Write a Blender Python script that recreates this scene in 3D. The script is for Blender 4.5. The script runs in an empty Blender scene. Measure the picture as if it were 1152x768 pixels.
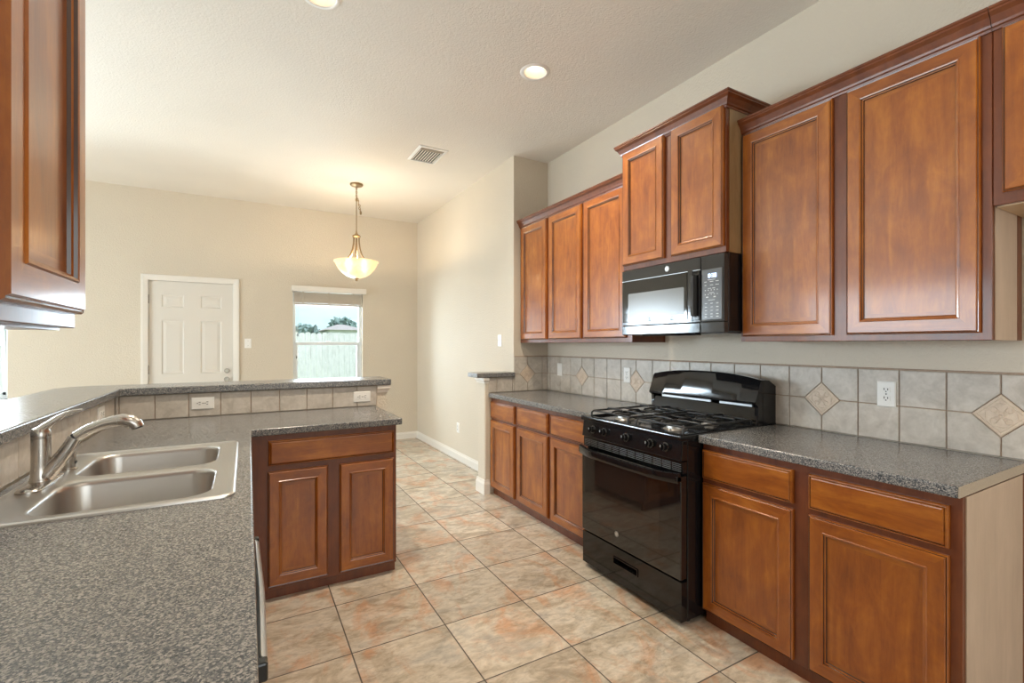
import bpy, bmesh, math, random
from mathutils import Vector, Matrix
random.seed(7)
S = bpy.context.scene
COL = S.collection
PI = math.pi

# ------------------------------------------------------------------ camera
H = 1.352
cd = bpy.data.cameras.new('camera'); cam = bpy.data.objects.new('camera', cd); COL.objects.link(cam)
cam.location = (0, 0, H); cam.rotation_euler = (PI/2, 0, math.radians(-29.495))
cd.sensor_width = 36.0; cd.sensor_fit = 'HORIZONTAL'; cd.lens = 530.97/1152*36
cd.shift_y = 3.3/1152; cd.clip_start = 0.02; cd.clip_end = 200
S.camera = cam

# ------------------------------------------------------------------ world, exposure
S.view_settings.view_transform = 'Standard'
try: S.view_settings.look = 'None'
except Exception: pass
S.view_settings.gamma = 1.0
S.view_settings.use_curve_mapping = False
S.view_settings.exposure = 0.92
S.cycles.use_denoising = True
S.cycles.max_bounces = 10
S.cycles.diffuse_bounces = 6
S.cycles.sample_clamp_indirect = 6.0
W = bpy.data.worlds.new('overcast_sky'); S.world = W; W.use_nodes = True
wn = W.node_tree; wn.nodes.clear()
def N(nt, t, **k):
    n = nt.nodes.new(t)
    for a, b in k.items(): setattr(n, a, b)
    return n
wo = N(wn, 'ShaderNodeOutputWorld'); wb = N(wn, 'ShaderNodeBackground')
wt = N(wn, 'ShaderNodeTexCoord'); wno = N(wn, 'ShaderNodeTexNoise'); wno.inputs['Scale'].default_value = 4.0
wno.inputs['Detail'].default_value = 5.0
wmp = N(wn, 'ShaderNodeMapping'); wmp.inputs['Scale'].default_value = (1, 1, 4)
wr = N(wn, 'ShaderNodeValToRGB')
wr.color_ramp.elements[0].position = .38; wr.color_ramp.elements[0].color = (.60, .80, .87, 1)
wr.color_ramp.elements[1].position = .62; wr.color_ramp.elements[1].color = (.85, .95, .98, 1)
wn.links.new(wt.outputs['Generated'], wmp.inputs['Vector']); wn.links.new(wmp.outputs['Vector'], wno.inputs['Vector'])
wn.links.new(wno.outputs['Fac'], wr.inputs['Fac']); wn.links.new(wr.outputs['Color'], wb.inputs['Color'])
wsep = N(wn, 'ShaderNodeSeparateXYZ'); wn.links.new(wt.outputs['Generated'], wsep.inputs[0])
wmr = N(wn, 'ShaderNodeMapRange'); wmr.inputs['From Min'].default_value = .12; wmr.inputs['From Max'].default_value = .85
wmr.inputs['To Min'].default_value = .78; wmr.inputs['To Max'].default_value = 2.4
wn.links.new(wsep.outputs[2], wmr.inputs['Value']); wn.links.new(wmr.outputs[0], wb.inputs['Strength'])
wn.links.new(wb.outputs['Background'], wo.inputs['Surface'])

DAY = (0.80, 0.915, 1.0); WARM = (1.0, 0.80, 0.56)
def area(name, loc, rot, sx, sy, power, color, portal=False):
    l = bpy.data.lights.new(name, 'AREA'); l.shape = 'RECTANGLE'; l.size = sx; l.size_y = sy
    l.energy = power; l.color = color
    if portal: l.cycles.is_portal = True
    o = bpy.data.objects.new(name, l); COL.objects.link(o); o.location = loc; o.rotation_euler = rot
    return o
# fill lamps at two added, unseen openings: living room (left) and behind the camera
area('fill_light_left', (-4.86, 3.6, 1.2), (0, -PI/2+.38, 0), 2.2, 2.6, 85, DAY)
area('fill_light_behind', (0.95, -2.36, 1.55), (PI/2, 0, 0), 2.4, 1.7, 13, (1.0, .95, .88))
# area lamps added for sky light at the two far wall windows
area('daylight_dining_window', (0.97, 6.80, 1.45), (-PI/2, 0, 0), .84, 1.2, 24, DAY)
area('daylight_living_window', (-3.30, 7.25, 1.80), (-PI/2+.40, 0, 0), 2.3, 1.5, 430, DAY)

# ------------------------------------------------------------------ mesh helpers
class MB:
    def __init__(s): s.bm = bmesh.new(); s.M = Matrix.Identity(4); s.mi = 0; s.sm = False
    def v(s, p): return s.bm.verts.new(s.M @ Vector(p))
    def f(s, vs):
        try:
            fc = s.bm.faces.new(vs); fc.material_index = s.mi; fc.smooth = s.sm; return fc
        except ValueError: return None
    def box(s, x0, x1, y0, y1, z0, z1):
        v = [s.v((x, y, z)) for z in (z0, z1) for y in (y0, y1) for x in (x0, x1)]
        for q in ((0,2,3,1), (4,5,7,6), (0,1,5,4), (2,6,7,3), (0,4,6,2), (1,3,7,5)): s.f([v[i] for i in q])
        return s
    def loops(s, rings, close=True, cap0=False, cap1=False):
        R = [[s.v(p) for p in r] for r in rings]
        n = len(R[0])
        for a, b in zip(R, R[1:]):
            for i in range(n if close else n-1):
                j = (i+1) % n; s.f([a[i], a[j], b[j], b[i]])
        if cap0: s.f(R[0][::-1])
        if cap1: s.f(R[-1])
        return R
    def prism(s, poly, z0, z1, ax=(0, 1, 2)):
        def mk(p, z):
            q = [0, 0, 0]; q[ax[0]] = p[0]; q[ax[1]] = p[1]; q[ax[2]] = z; return q
        return s.loops([[mk(p, z0) for p in poly], [mk(p, z1) for p in poly]], True, True, True)
    def lathe(s, prof, c=(0, 0, 0), seg=24, cap0=False, cap1=False, axis='z'):
        rings = []
        for r, z in prof:
            ring = []
            for k in range(seg):
                a = 2*PI*k/seg; x, y = r*math.cos(a), r*math.sin(a)
                p = {'z': (x, y, z), 'y': (x, z, -y), 'x': (z, x, y)}[axis]
                ring.append((c[0]+p[0], c[1]+p[1], c[2]+p[2]))
            rings.append(ring)
        s.loops(rings, True, cap0, cap1); return s
    def tube(s, pts, rad, seg=10, cap=True, flat=1.0):
        pts = [Vector(p) for p in pts]
        if not isinstance(rad, (list, tuple)): rad = [rad]*len(pts)
        t0 = (pts[1]-pts[0]).normalized()
        up = Vector((0, 0, 1)) if abs(t0.z) < .9 else Vector((1, 0, 0))
        nrm = (up - t0*up.dot(t0)).normalized(); rings = []
        for i, p in enumerate(pts):
            t = ((pts[min(i+1, len(pts)-1)]-pts[max(i-1, 0)])).normalized()
            nrm = (nrm - t*nrm.dot(t)).normalized(); b = t.cross(nrm)
            rings.append([p + (nrm*math.cos(2*PI*k/seg)*flat + b*math.sin(2*PI*k/seg))*rad[i] for k in range(seg)])
        s.loops(rings, True, cap, cap); return s
    def plate(s, outer, holes, z0, z1, skip_outer=False):
        """flat plate with holes, in xy"""
        bm = s.bm
        for z in (z1, z0):
            if z is None: continue
            es = []
            for lp in [outer]+holes:
                vs = [s.v((p[0], p[1], z)) for p in lp]
                es += [bm.edges.new((vs[i], vs[(i+1) % len(vs)])) for i in range(len(vs))]
            r = bmesh.ops.triangle_fill(bm, use_beauty=True, use_dissolve=False, edges=es)
            for g in r['geom']:
                if isinstance(g, bmesh.types.BMFace): g.material_index = s.mi
        if z0 is not None:
            for lp in [outer]+holes:
                s.loops([[(p[0], p[1], z0) for p in lp], [(p[0], p[1], z1) for p in lp]])
        return s
    def build(s, name, mats, parent=None, bevel=0, seg=2, smooth=None, weld=True):
        if weld: bmesh.ops.remove_doubles(s.bm, verts=s.bm.verts, dist=1e-5)
        bmesh.ops.recalc_face_normals(s.bm, faces=s.bm.faces)
        me = bpy.data.meshes.new(name); s.bm.to_mesh(me); s.bm.free()
        if not isinstance(mats, (list, tuple)): mats = [mats]
        for m in mats: me.materials.append(m)
        if smooth is not None:
            me.polygons.foreach_set('use_smooth', [True]*len(me.polygons))
            try: me.set_sharp_from_angle(angle=math.radians(smooth))
            except Exception: pass
        o = bpy.data.objects.new(name, me); COL.objects.link(o)
        if parent is not None: o.parent = parent
        if bevel:
            b = o.modifiers.new('bevel', 'BEVEL'); b.width = bevel; b.segments = seg
            b.limit_method = 'ANGLE'; b.angle_limit = math.radians(40); b.harden_normals = False
        return o
def rrect(x0, x1, y0, y1, r, n=6):
    out = []
    for cx, cy, a0 in ((x1-r, y1-r, 0), (x0+r, y1-r, PI/2), (x0+r, y0+r, PI), (x1-r, y0+r, 1.5*PI)):
        for k in range(n+1):
            a = a0 + PI/2*k/n; out.append((cx+r*math.cos(a), cy+r*math.sin(a)))
    return out
def thing(name, label, cat, loc=(0, 0, 0), rz=0, group=None):
    o = bpy.data.objects.new(name, None); COL.objects.link(o); o.empty_display_size = .05
    o.location = loc; o.rotation_euler = (0, 0, rz); o['label'] = label; o['category'] = cat
    if group: o['group'] = group
    return o
def tag(o, label, cat, group=None, kind=None):
    o['label'] = label; o['category'] = cat
    if group: o['group'] = group
    if kind: o['kind'] = kind
    return o
def struct(o, label=None, cat=None):
    o['kind'] = 'structure'
    if label: o['label'] = label
    if cat: o['category'] = cat
    return o
def copy_tree(o, parent=None):
    c = o.copy(); COL.objects.link(c)
    if parent is not None: c.parent = parent
    for ch in [x for x in bpy.data.objects if x.parent == o]: copy_tree(ch, c)
    return c

# ------------------------------------------------------------------ materials
def newmat(name):
    m = bpy.data.materials.new(name); m.use_nodes = True
    nt = m.node_tree; b = nt.nodes['Principled BSDF']; return m, nt, b
def ramp(nt, stops, fac, interp='LINEAR'):
    r = N(nt, 'ShaderNodeValToRGB'); r.color_ramp.interpolation = interp
    e = r.color_ramp.elements
    while len(e) < len(stops): e.new(.5)
    for el, (p, c) in zip(e, stops): el.position = p; el.color = (*c, 1)
    nt.links.new(fac, r.inputs['Fac']); return r.outputs['Color']
def noise(nt, vec, scale, detail=4, rough=.55, dist=0):
    n = N(nt, 'ShaderNodeTexNoise'); n.inputs['Scale'].default_value = scale; n.inputs['Detail'].default_value = detail
    n.inputs['Roughness'].default_value = rough; n.inputs['Distortion'].default_value = dist
    if vec is not None: nt.links.new(vec, n.inputs['Vector'])
    return n.outputs['Fac']
def mapping(nt, vec, scale=(1, 1, 1), rot=(0, 0, 0)):
    m = N(nt, 'ShaderNodeMapping'); m.inputs['Scale'].default_value = scale; m.inputs['Rotation'].default_value = rot
    nt.links.new(vec, m.inputs['Vector']); return m.outputs['Vector']
def math_(nt, op, a, b=None, c=None):
    m = N(nt, 'ShaderNodeMath', operation=op)
    for i, x in enumerate((a, b, c)):
        if x is None: continue
        if isinstance(x, (int, float)): m.inputs[i].default_value = x
        else: nt.links.new(x, m.inputs[i])
    return m.outputs[0]
def mixc(nt, fac, a, b, blend='MIX'):
    m = N(nt, 'ShaderNodeMix', data_type='RGBA', blend_type=blend)
    for i, x in ((0, fac), (6, a), (7, b)):
        if isinstance(x, (int, float)): m.inputs[i].default_value = x
        elif isinstance(x, tuple): m.inputs[i].default_value = (*x, 1)
        else: nt.links.new(x, m.inputs[i])
    return m.outputs[2]
def bump(nt, b, h, strength=.2, dist=.01):
    n = N(nt, 'ShaderNodeBump'); n.inputs['Strength'].default_value = strength; n.inputs['Distance'].default_value = dist
    nt.links.new(h, n.inputs['Height']); nt.links.new(n.outputs['Normal'], b.inputs['Normal'])
def objvec(nt, rnd=True):
    t = N(nt, 'ShaderNodeTexCoord'); v = t.outputs['Object']
    if rnd:
        i = N(nt, 'ShaderNodeObjectInfo'); a = N(nt, 'ShaderNodeVectorMath', operation='ADD')
        s = N(nt, 'ShaderNodeVectorMath', operation='SCALE'); c = N(nt, 'ShaderNodeCombineXYZ')
        for k in range(3): nt.links.new(i.outputs['Random'], c.inputs[k])
        nt.links.new(c.outputs[0], s.inputs[0]); s.inputs['Scale'].default_value = 37.0
        nt.links.new(v, a.inputs[0]); nt.links.new(s.outputs[0], a.inputs[1]); v = a.outputs[0]
    return v
def pos(nt): return N(nt, 'ShaderNodeNewGeometry').outputs['Position']
def plain(name, col, rough=.5, metal=0, coat=0, spec=None, emit=None, estr=0):
    m, nt, b = newmat(name); b.inputs['Base Color'].default_value = (*col, 1)
    b.inputs['Roughness'].default_value = rough; b.inputs['Metallic'].default_value = metal
    b.inputs['Coat Weight'].default_value = coat
    if spec is not None: b.inputs['Specular IOR Level'].default_value = spec
    if emit: b.inputs['Emission Color'].default_value = (*emit, 1); b.inputs['Emission Strength'].default_value = estr
    # faint procedural wear
    f = noise(nt, objvec(nt), 60, 3); r = N(nt, 'ShaderNodeMapRange')
    r.inputs['To Min'].default_value = max(0, rough-.04); r.inputs['To Max'].default_value = min(1, rough+.04)
    nt.links.new(f, r.inputs['Value']); nt.links.new(r.outputs[0], b.inputs['Roughness'])
    return m
def wood(name, dark, mid, light, axis='z', rough=.32, coat=.48):
    m, nt, b = newmat(name); v = objvec(nt)
    sc = (14, 14, 1.6) if axis == 'z' else (1.6, 14, 14)
    g = noise(nt, mapping(nt, v, sc), 1.6, 6, .6, .8)
    fine = noise(nt, mapping(nt, v, tuple(6*x for x in sc)), 2.0, 3, .7)
    blotch = noise(nt, mapping(nt, v, (1, 1, .55) if axis == 'z' else (.55, 1, 1)), 10.0, 6, .66, .5)
    f = math_(nt, 'ADD', math_(nt, 'MULTIPLY', g, .42), math_(nt, 'ADD', math_(nt, 'MULTIPLY', blotch, .46), math_(nt, 'MULTIPLY', fine, .12)))
    c = ramp(nt, [(.33, dark), (.5, mid), (.66, light)], f)
    nt.links.new(c, b.inputs['Base Color'])
    rr = N(nt, 'ShaderNodeMapRange'); rr.inputs['To Min'].default_value = rough-.06; rr.inputs['To Max'].default_value = rough+.08
    nt.links.new(blotch, rr.inputs['Value']); nt.links.new(rr.outputs[0], b.inputs['Roughness'])
    b.inputs['Coat Weight'].default_value = coat; b.inputs['Coat Roughness'].default_value = .12; b.inputs['Coat IOR'].default_value = 1.7
    bump(nt, b, fine, .06, .002); return m
M = {}
M['wood'] = wood('maple_stain_upright', (.17, .038, .003), (.315, .086, .006), (.47, .155, .012))
M['wood_h'] = wood('maple_stain_crosswise', (.17, .038, .003), (.315, .086, .006), (.49, .165, .014), 'x')
M['frame'] = wood('cherry_frame_stain', (.095, .021, .006), (.155, .038, .009), (.215, .058, .012), rough=.38, coat=.25)
M['glaze'] = wood('dark_glaze_groove', (.035, .012, .006), (.055, .018, .008), (.08, .026, .010))
M['tanside'] = wood('tan_veneer_side', (.20, .115, .05), (.27, .165, .075), (.34, .21, .10), rough=.45, coat=.1)
M['rawside'] = wood('pale_laminate_side', (.49, .37, .28), (.55, .42, .32), (.61, .47, .365), rough=.5, coat=.05)
M['woodbottom'] = wood('pale_maple_underside', (.50, .33, .19), (.60, .42, .25), (.68, .49, .31), 'x', .5)

def laminate():
    m, nt, b = newmat('speckled_granite_laminate'); p = pos(nt)
    n1 = noise(nt, p, 210, 4, .7); n2 = noise(nt, p, 380, 2, .5)
    vo = N(nt, 'ShaderNodeTexVoronoi'); vo.inputs['Scale'].default_value = 330; nt.links.new(p, vo.inputs['Vector'])
    sep = N(nt, 'ShaderNodeSeparateColor'); nt.links.new(vo.outputs['Color'], sep.inputs[0])
    f = math_(nt, 'ADD', math_(nt, 'MULTIPLY', n1, .55), math_(nt, 'MULTIPLY', sep.outputs[0], .30))
    f = math_(nt, 'ADD', f, math_(nt, 'MULTIPLY', n2, .15))
    c = ramp(nt, [(.30, (.020, .026, .034)), (.42, (.078, .086, .096)), (.53, (.185, .185, .182)), (.64, (.365, .345, .325)), (.8, (.49, .47, .44))], f)
    nt.links.new(c, b.inputs['Base Color']); b.inputs['Roughness'].default_value = .22
    bump(nt, b, n2, .05, .001); return m
M['laminate'] = laminate()
def laminate_end():
    m, nt, b = newmat('pale_unfinished_counter_end'); p = pos(nt)
    n1 = noise(nt, p, 200, 3, .6)
    nt.links.new(ramp(nt, [(.3, (.40, .335, .265)), (.7, (.50, .425, .34))], n1), b.inputs['Base Color'])
    b.inputs['Roughness'].default_value = .6; return m
M['counter_end'] = laminate_end()

def floor_mat():
    m, nt, b = newmat('slate_look_floor_tile'); p = pos(nt)
    sx = N(nt, 'ShaderNodeSeparateXYZ'); nt.links.new(p, sx.inputs[0])
    T = .4335
    u = math_(nt, 'DIVIDE', math_(nt, 'SUBTRACT', sx.outputs[0], .407), T)
    v = math_(nt, 'DIVIDE', math_(nt, 'SUBTRACT', sx.outputs[1], 2.576), T)
    fu, fv = math_(nt, 'FRACT', u), math_(nt, 'FRACT', v)
    du = math_(nt, 'MINIMUM', fu, math_(nt, 'SUBTRACT', 1, fu)); dv = math_(nt, 'MINIMUM', fv, math_(nt, 'SUBTRACT', 1, fv))
    d = math_(nt, 'MINIMUM', du, dv)
    g = N(nt, 'ShaderNodeMapRange'); g.inputs['From Min'].default_value = .005; g.inputs['From Max'].default_value = .0085
    nt.links.new(d, g.inputs['Value'])              # 0 in grout, 1 on tile
    cell = N(nt, 'ShaderNodeCombineXYZ'); nt.links.new(math_(nt, 'FLOOR', u), cell.inputs[0]); nt.links.new(math_(nt, 'FLOOR', v), cell.inputs[1])
    wn_ = N(nt, 'ShaderNodeTexWhiteNoise', noise_dimensions='3D'); nt.links.new(cell.outputs[0], wn_.inputs['Vector'])
    off = N(nt, 'ShaderNodeVectorMath', operation='MULTIPLY_ADD'); nt.links.new(wn_.outputs['Color'], off.inputs[0])
    off.inputs[1].default_value = (9, 9, 9); nt.links.new(p, off.inputs[2]); q = off.outputs[0]
    a = noise(nt, mapping(nt, q, (1, 1.7, 1), (0, 0, .6)), 4.6, 9, .68, .7)
    bb = noise(nt, mapping(nt, q, (1, 2.2, 1), (0, 0, .5)), 17, 8, .72, .5); c3 = noise(nt, q, 34, 4, .6)
    base = ramp(nt, [(.34, (.36, .30, .225)), (.45, (.50, .43, .335)), (.55, (.62, .555, .46)), (.68, (.49, .455, .395))], a)
    rust = ramp(nt, [(.50, (0, 0, 0)), (.64, (1, 1, 1))], noise(nt, mapping(nt, q, (1.6, 1, 1), (0, 0, .9)), 2.9, 9, .64, 1.0))
    col = mixc(nt, math_(nt, 'MULTIPLY', rust, .66), base, (.57, .285, .145))
    grey = ramp(nt, [(.54, (0, 0, 0)), (.68, (1, 1, 1))], noise(nt, mapping(nt, q, (1, 1.8, 1), (0, 0, 2.2)), 3.2, 9, .64, .9))
    col = mixc(nt, math_(nt, 'MULTIPLY', grey, .60), col, (.35, .325, .29))
    vein = ramp(nt, [(.34, (.74, .73, .71)), (.5, (1, 1, 1)), (.66, (1.15, 1.15, 1.15))], bb)
    col = mixc(nt, 1.0, col, vein, 'MULTIPLY')
    tone = N(nt, 'ShaderNodeMapRange'); tone.inputs['To Min'].default_value = .86; tone.inputs['To Max'].default_value = 1.1
    nt.links.new(wn_.outputs['Value'], tone.inputs['Value'])
    tc = N(nt, 'ShaderNodeCombineXYZ')
    for k in range(3): nt.links.new(tone.outputs[0], tc.inputs[k])
    col = mixc(nt, 1.0, col, tc.outputs[0], 'MULTIPLY')
    col = mixc(nt, g.outputs[0], (.10, .085, .07), col)
    nt.links.new(col, b.inputs['Base Color'])
    ro = N(nt, 'ShaderNodeMapRange'); ro.inputs['To Min'].default_value = .8; ro.inputs['To Max'].default_value = .30
    nt.links.new(g.outputs[0], ro.inputs['Value']); nt.links.new(ro.outputs[0], b.inputs['Roughness'])
    hgt = math_(nt, 'ADD', math_(nt, 'MULTIPLY', g.outputs[0], 1.0), math_(nt, 'MULTIPLY', math_(nt, 'ADD', bb, c3), .45))
    bump(nt, b, hgt, .30, .004); return m
M['floor'] = floor_mat()

def wallpaint(name, col, sc=85, st=.36):
    m, nt, b = newmat(name); p = pos(nt)
    n1 = noise(nt, p, sc, 4, .55); n2 = noise(nt, p, 1.3, 2)
    c = ramp(nt, [(.3, tuple(x*.97 for x in col)), (.7, tuple(min(1, x*1.02) for x in col))], n2)
    nt.links.new(c, b.inputs['Base Color']); b.inputs['Roughness'].default_value = .62
    b.inputs['Specular IOR Level'].default_value = .35
    bump(nt, b, n1, st, .012); return m
M['wall'] = wallpaint('warm_beige_orange_peel_paint', (.665, .595, .49))
M['ceil'] = wallpaint('ceiling_knockdown_paint', (.79, .745, .675), 85, .32)
M['trim'] = plain('white_trim_paint', (.80, .76, .70), .38)
M['doorpaint'] = plain('white_door_paint', (.72, .68, .62), .42)
M['white'] = plain('white_plastic', (.84, .83, .80), .35)
M['vinyl'] = plain('white_vinyl_sash', (.80, .84, .86), .35)
M['slot'] = plain('dark_slot', (.03, .03, .03), .6)

def stone(name, a, b_, c_, sc=14, rough=.38):
    m, nt, b = newmat(name); v = pos(nt)
    n1 = noise(nt, v, sc, 6, .62, .7); n2 = noise(nt, v, sc*5, 4, .6)
    f = math_(nt, 'ADD', math_(nt, 'MULTIPLY', n1, .75), math_(nt, 'MULTIPLY', n2, .25))
    nt.links.new(ramp(nt, [(.34, a), (.5, b_), (.66, c_)], f), b.inputs['Base Color'])
    b.inputs['Roughness'].default_value = rough; bump(nt, b, f, .25, .004); return m
M['tile'] = stone('taupe_stone_tile', (.44, .395, .34), (.54, .49, .43), (.63, .58, .52))
M['grout'] = stone('tan_grout', (.36, .265, .195), (.42, .315, .235), (.48, .365, .28), 60, .8)
M['accent'] = stone('embossed_beige_accent_tile', (.56, .45, .35), (.64, .525, .415), (.70, .585, .475), 40, .45)


def steel(name, col, rough, sc):
    m, nt, b = newmat(name); v = objvec(nt)
    f = noise(nt, mapping(nt, v, sc), 30, 3, .6)
    b.inputs['Base Color'].default_value = (*col, 1); b.inputs['Metallic'].default_value = 1
    r = N(nt, 'ShaderNodeMapRange'); r.inputs['To Min'].default_value = rough-.07; r.inputs['To Max'].default_value = rough+.09
    nt.links.new(f, r.inputs['Value']); nt.links.new(r.outputs[0], b.inputs['Roughness'])
    return m
M['sink'] = steel('brushed_sink_steel', (.56, .545, .525), .30, (30, 1.5, 10))
M['nickel'] = steel('brushed_nickel', (.54, .515, .485), .24, (3, 3, .4))
M['steel'] = steel('appliance_steel', (.60, .62, .64), .30, (12, 1, 12))
M['bronze'] = steel('antique_gold_metal', (.38, .27, .15), .36, (8, 8, 8))
M['black'] = plain('black_gloss_enamel', (.008, .008, .009), .10, 0, 0)
M['blackglass'] = plain('black_oven_glass', (.008, .008, .009), .05, 0, .45, .65)
M['ovenwin'] = plain('smoked_oven_window', (.022, .016, .014), .05, 0, .4, .65)
M['blackmatte'] = plain('black_cast_iron', (.018, .018, .019), .36)
M['darkgrey'] = plain('dark_grey_glass', (.035, .035, .035), .09, 0, .1)
M['winmesh'] = plain('grey_microwave_window', (.15, .145, .13), .2, 0, 0)
M['panelgrey'] = plain('control_panel_grey', (.10, .105, .11), .22, 0, .2)
M['mark'] = plain('pale_panel_print', (.55, .57, .58), .5)
M['alu'] = plain('burner_aluminium', (.52, .50, .47), .38, .9)
M['display'] = plain('lit_clock_display', (.2, .3, .6), .3, emit=(.55, .72, 1.0), estr=2.2)
M['emblem'] = plain('silver_emblem', (.62, .62, .62), .3, .7)
M['rubber'] = plain('black_rubber', (.02, .02, .02), .7)
def glass_pane():
    m, nt, b = newmat('window_glass'); nt.nodes.remove(b); out = nt.nodes['Material Output']
    tr = N(nt, 'ShaderNodeBsdfTransparent'); gl = N(nt, 'ShaderNodeBsdfGlossy'); gl.inputs['Roughness'].default_value = .02
    fr = N(nt, 'ShaderNodeFresnel'); fr.inputs['IOR'].default_value = 1.16; mx = N(nt, 'ShaderNodeMixShader')
    nt.links.new(fr.outputs[0], mx.inputs[0]); nt.links.new(tr.outputs[0], mx.inputs[1]); nt.links.new(gl.outputs[0], mx.inputs[2])
    tr.inputs['Color'].default_value = (.95, .98, 1, 1)
    nt.links.new(mx.outputs[0], out.inputs['Surface']); return m
M['pane'] = glass_pane()
def bowl_mat():
    m, nt, b = newmat('lit_alabaster_glass'); f = noise(nt, objvec(nt), 14, 4, .6, 1.0)
    nt.links.new(ramp(nt, [(.3, (.86, .70, .46)), (.7, (.96, .86, .68))], f), b.inputs['Base Color'])
    nt.links.new(ramp(nt, [(.3, (1, .66, .34)), (.7, (1, .80, .52))], f), b.inputs['Emission Color'])
    b.inputs['Emission Strength'].default_value = .20; b.inputs['Roughness'].default_value = .35
    b.inputs['Transmission Weight'].default_value = .45; return m
M['bowl'] = bowl_mat()
M['bulb'] = plain('lit_bulb', (1, 1, 1), .4, emit=(1, .97, .94), estr=5)
M['baffle'] = plain('can_light_baffle', (.62, .53, .41), .5)
M['brass'] = plain('brass_knob', (.5, .48, .44), .25, .9)
M['fence'] = wood('weathered_cedar', (.44, .40, .385), (.57, .52, .50), (.66, .60, .58), 'z', .8, 0)
M['shingle'] = stone('far_roof_shingle', (.22, .175, .165), (.28, .22, .205), (.33, .27, .25), 3, .9)
M['siding'] = stone('far_house_wall', (.55, .52, .50), (.6, .57, .55), (.65, .62, .6), 3, .9)
M['leaf'] = stone('far_tree_leaves', (.20, .25, .22), (.26, .32, .29), (.33, .39, .37), 6, .9)  # pale grey-green: window glare put into the leaf colour
M['bark'] = stone('bark', (.12, .09, .07), (.16, .12, .09), (.2, .16, .12), 12, .9)
M['grass'] = stone('lawn', (.20, .26, .10), (.26, .31, .14), (.32, .36, .18), 5, .9)
M['slat'] = plain('cream_blind_slats', (.52, .46, .38), .5)

# ------------------------------------------------------------------ room shell
XR, XD, YF, YS, ZC = 2.56, 2.18, 6.65, 3.82, 3.11     # right wall, dining wall, far wall, stub face, ceiling
XL, YB = -5.0, -2.5
def slab(name, b, mat, lab=None, cat=None, bevel=0):
    mb = MB(); mb.box(*b); return struct(mb.build(name, M[mat], bevel=bevel), lab, cat)
slab('floor', (XL-.2, XR+.2, YB-.2, YF+.16, -.12, 0), 'floor', 'rust and grey slate look square floor tiles', 'floor')
CANS = ((1.63, 2.58), (.334, 2.55))
mb = MB(); circ = lambda x, y, r: [(x+r*math.cos(2*PI*k/32), y+r*math.sin(2*PI*k/32)) for k in range(32)]
mb.plate([(XL-.2, YB-.2), (XR+.2, YB-.2), (XR+.2, YF+.16), (XL-.2, YF+.16)], [circ(x, y, .072) for x, y in CANS], ZC, ZC+.14)
struct(mb.build('ceiling', M['ceil']), 'pale textured flat ceiling', 'ceiling')
slab('wall_right', (XR, XR+.16, YB, YS, 0, ZC), 'wall', 'beige wall behind the stove and right hand cabinets', 'wall')
slab('wall_dining', (XD, XR+.16, YS, YF, 0, ZC), 'wall', 'beige wall with its end beside the far right cabinets', 'wall')
def wall_openings(name, a0, a1, openings, fixed0, fixed1, mat, axis='x', z1=ZC, lab=None, cat='wall'):
    """wall along one axis with rectangular openings (a0,a1,z0,z1)"""
    mb = MB(); As = sorted({a0, a1, *[o[0] for o in openings], *[o[1] for o in openings]})
    Zs = sorted({0, z1, *[o[2] for o in openings], *[o[3] for o in openings]})
    def inside(a, z): return a0 < a < a1 and 0 < z < z1 and not any(o[0] < a < o[1] and o[2] < z < o[3] for o in openings)
    def P(a, w, z): return (a, w, z) if axis == 'x' else (w, a, z)
    for i in range(len(As)-1):
        for j in range(len(Zs)-1):
            A, B, C, D = As[i], As[i+1], Zs[j], Zs[j+1]
            am, zm = (A+B)/2, (C+D)/2
            if not inside(am, zm): continue
            for w in (fixed0, fixed1): mb.f([mb.v(P(A, w, C)), mb.v(P(B, w, C)), mb.v(P(B, w, D)), mb.v(P(A, w, D))])
            eps = 1e-4
            if not inside(A-eps, zm): mb.f([mb.v(P(A, fixed0, C)), mb.v(P(A, fixed1, C)), mb.v(P(A, fixed1, D)), mb.v(P(A, fixed0, D))])
            if not inside(B+eps, zm): mb.f([mb.v(P(B, fixed0, C)), mb.v(P(B, fixed1, C)), mb.v(P(B, fixed1, D)), mb.v(P(B, fixed0, D))])
            if not inside(am, C-eps): mb.f([mb.v(P(A, fixed0, C)), mb.v(P(B, fixed0, C)), mb.v(P(B, fixed1, C)), mb.v(P(A, fixed1, C))])
            if not inside(am, D+eps): mb.f([mb.v(P(A, fixed0, D)), mb.v(P(B, fixed0, D)), mb.v(P(B, fixed1, D)), mb.v(P(A, fixed1, D))])
    return struct(mb.build(name, M[mat]), lab, cat)
W1 = (.535, 1.405, .80, 2.06); W2 = (-3.98, -2.085, .80, 2.06); DR = (-.955, -.122, 0, 2.085)
wall_openings('wall_far', XL, XD, [W1, W2, DR], YF, YF+.15, 'wall', lab='beige far wall with the white door and window')
W3 = (2.3, 4.9, .06, 2.35); W4 = (-.25, 2.15, .70, 2.40)
wall_openings('wall_left', YB, YF, [W3], XL-.15, XL, 'wall', 'y', lab='beige outer wall of the living room, left of view')
wall_openings('wall_behind', XL, XR, [W4], YB-.15, YB, 'wall', lab='beige kitchen wall behind the camera')
slab('wall_partition', (-.78, -.65, YB, 1.18, 0, ZC), 'wall', 'beige partition behind the left cabinet', 'wall')
# half walls
slab('wall_half_bar', (-.78, .895, 3.43, 3.56, 0, 1.058), 'wall', 'beige half wall under the raised bar', 'half wall')
slab('wall_half_sink', (-.78, -.65, 1.18, 3.43, 0, 1.058), 'wall', 'beige half wall behind the sink', 'half wall')
slab('wall_half_post', (1.88, XD, YS, YS+.15, 0, 1.052), 'wall', 'beige half wall post left of the far base cabinets', 'half wall', .012)

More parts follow.
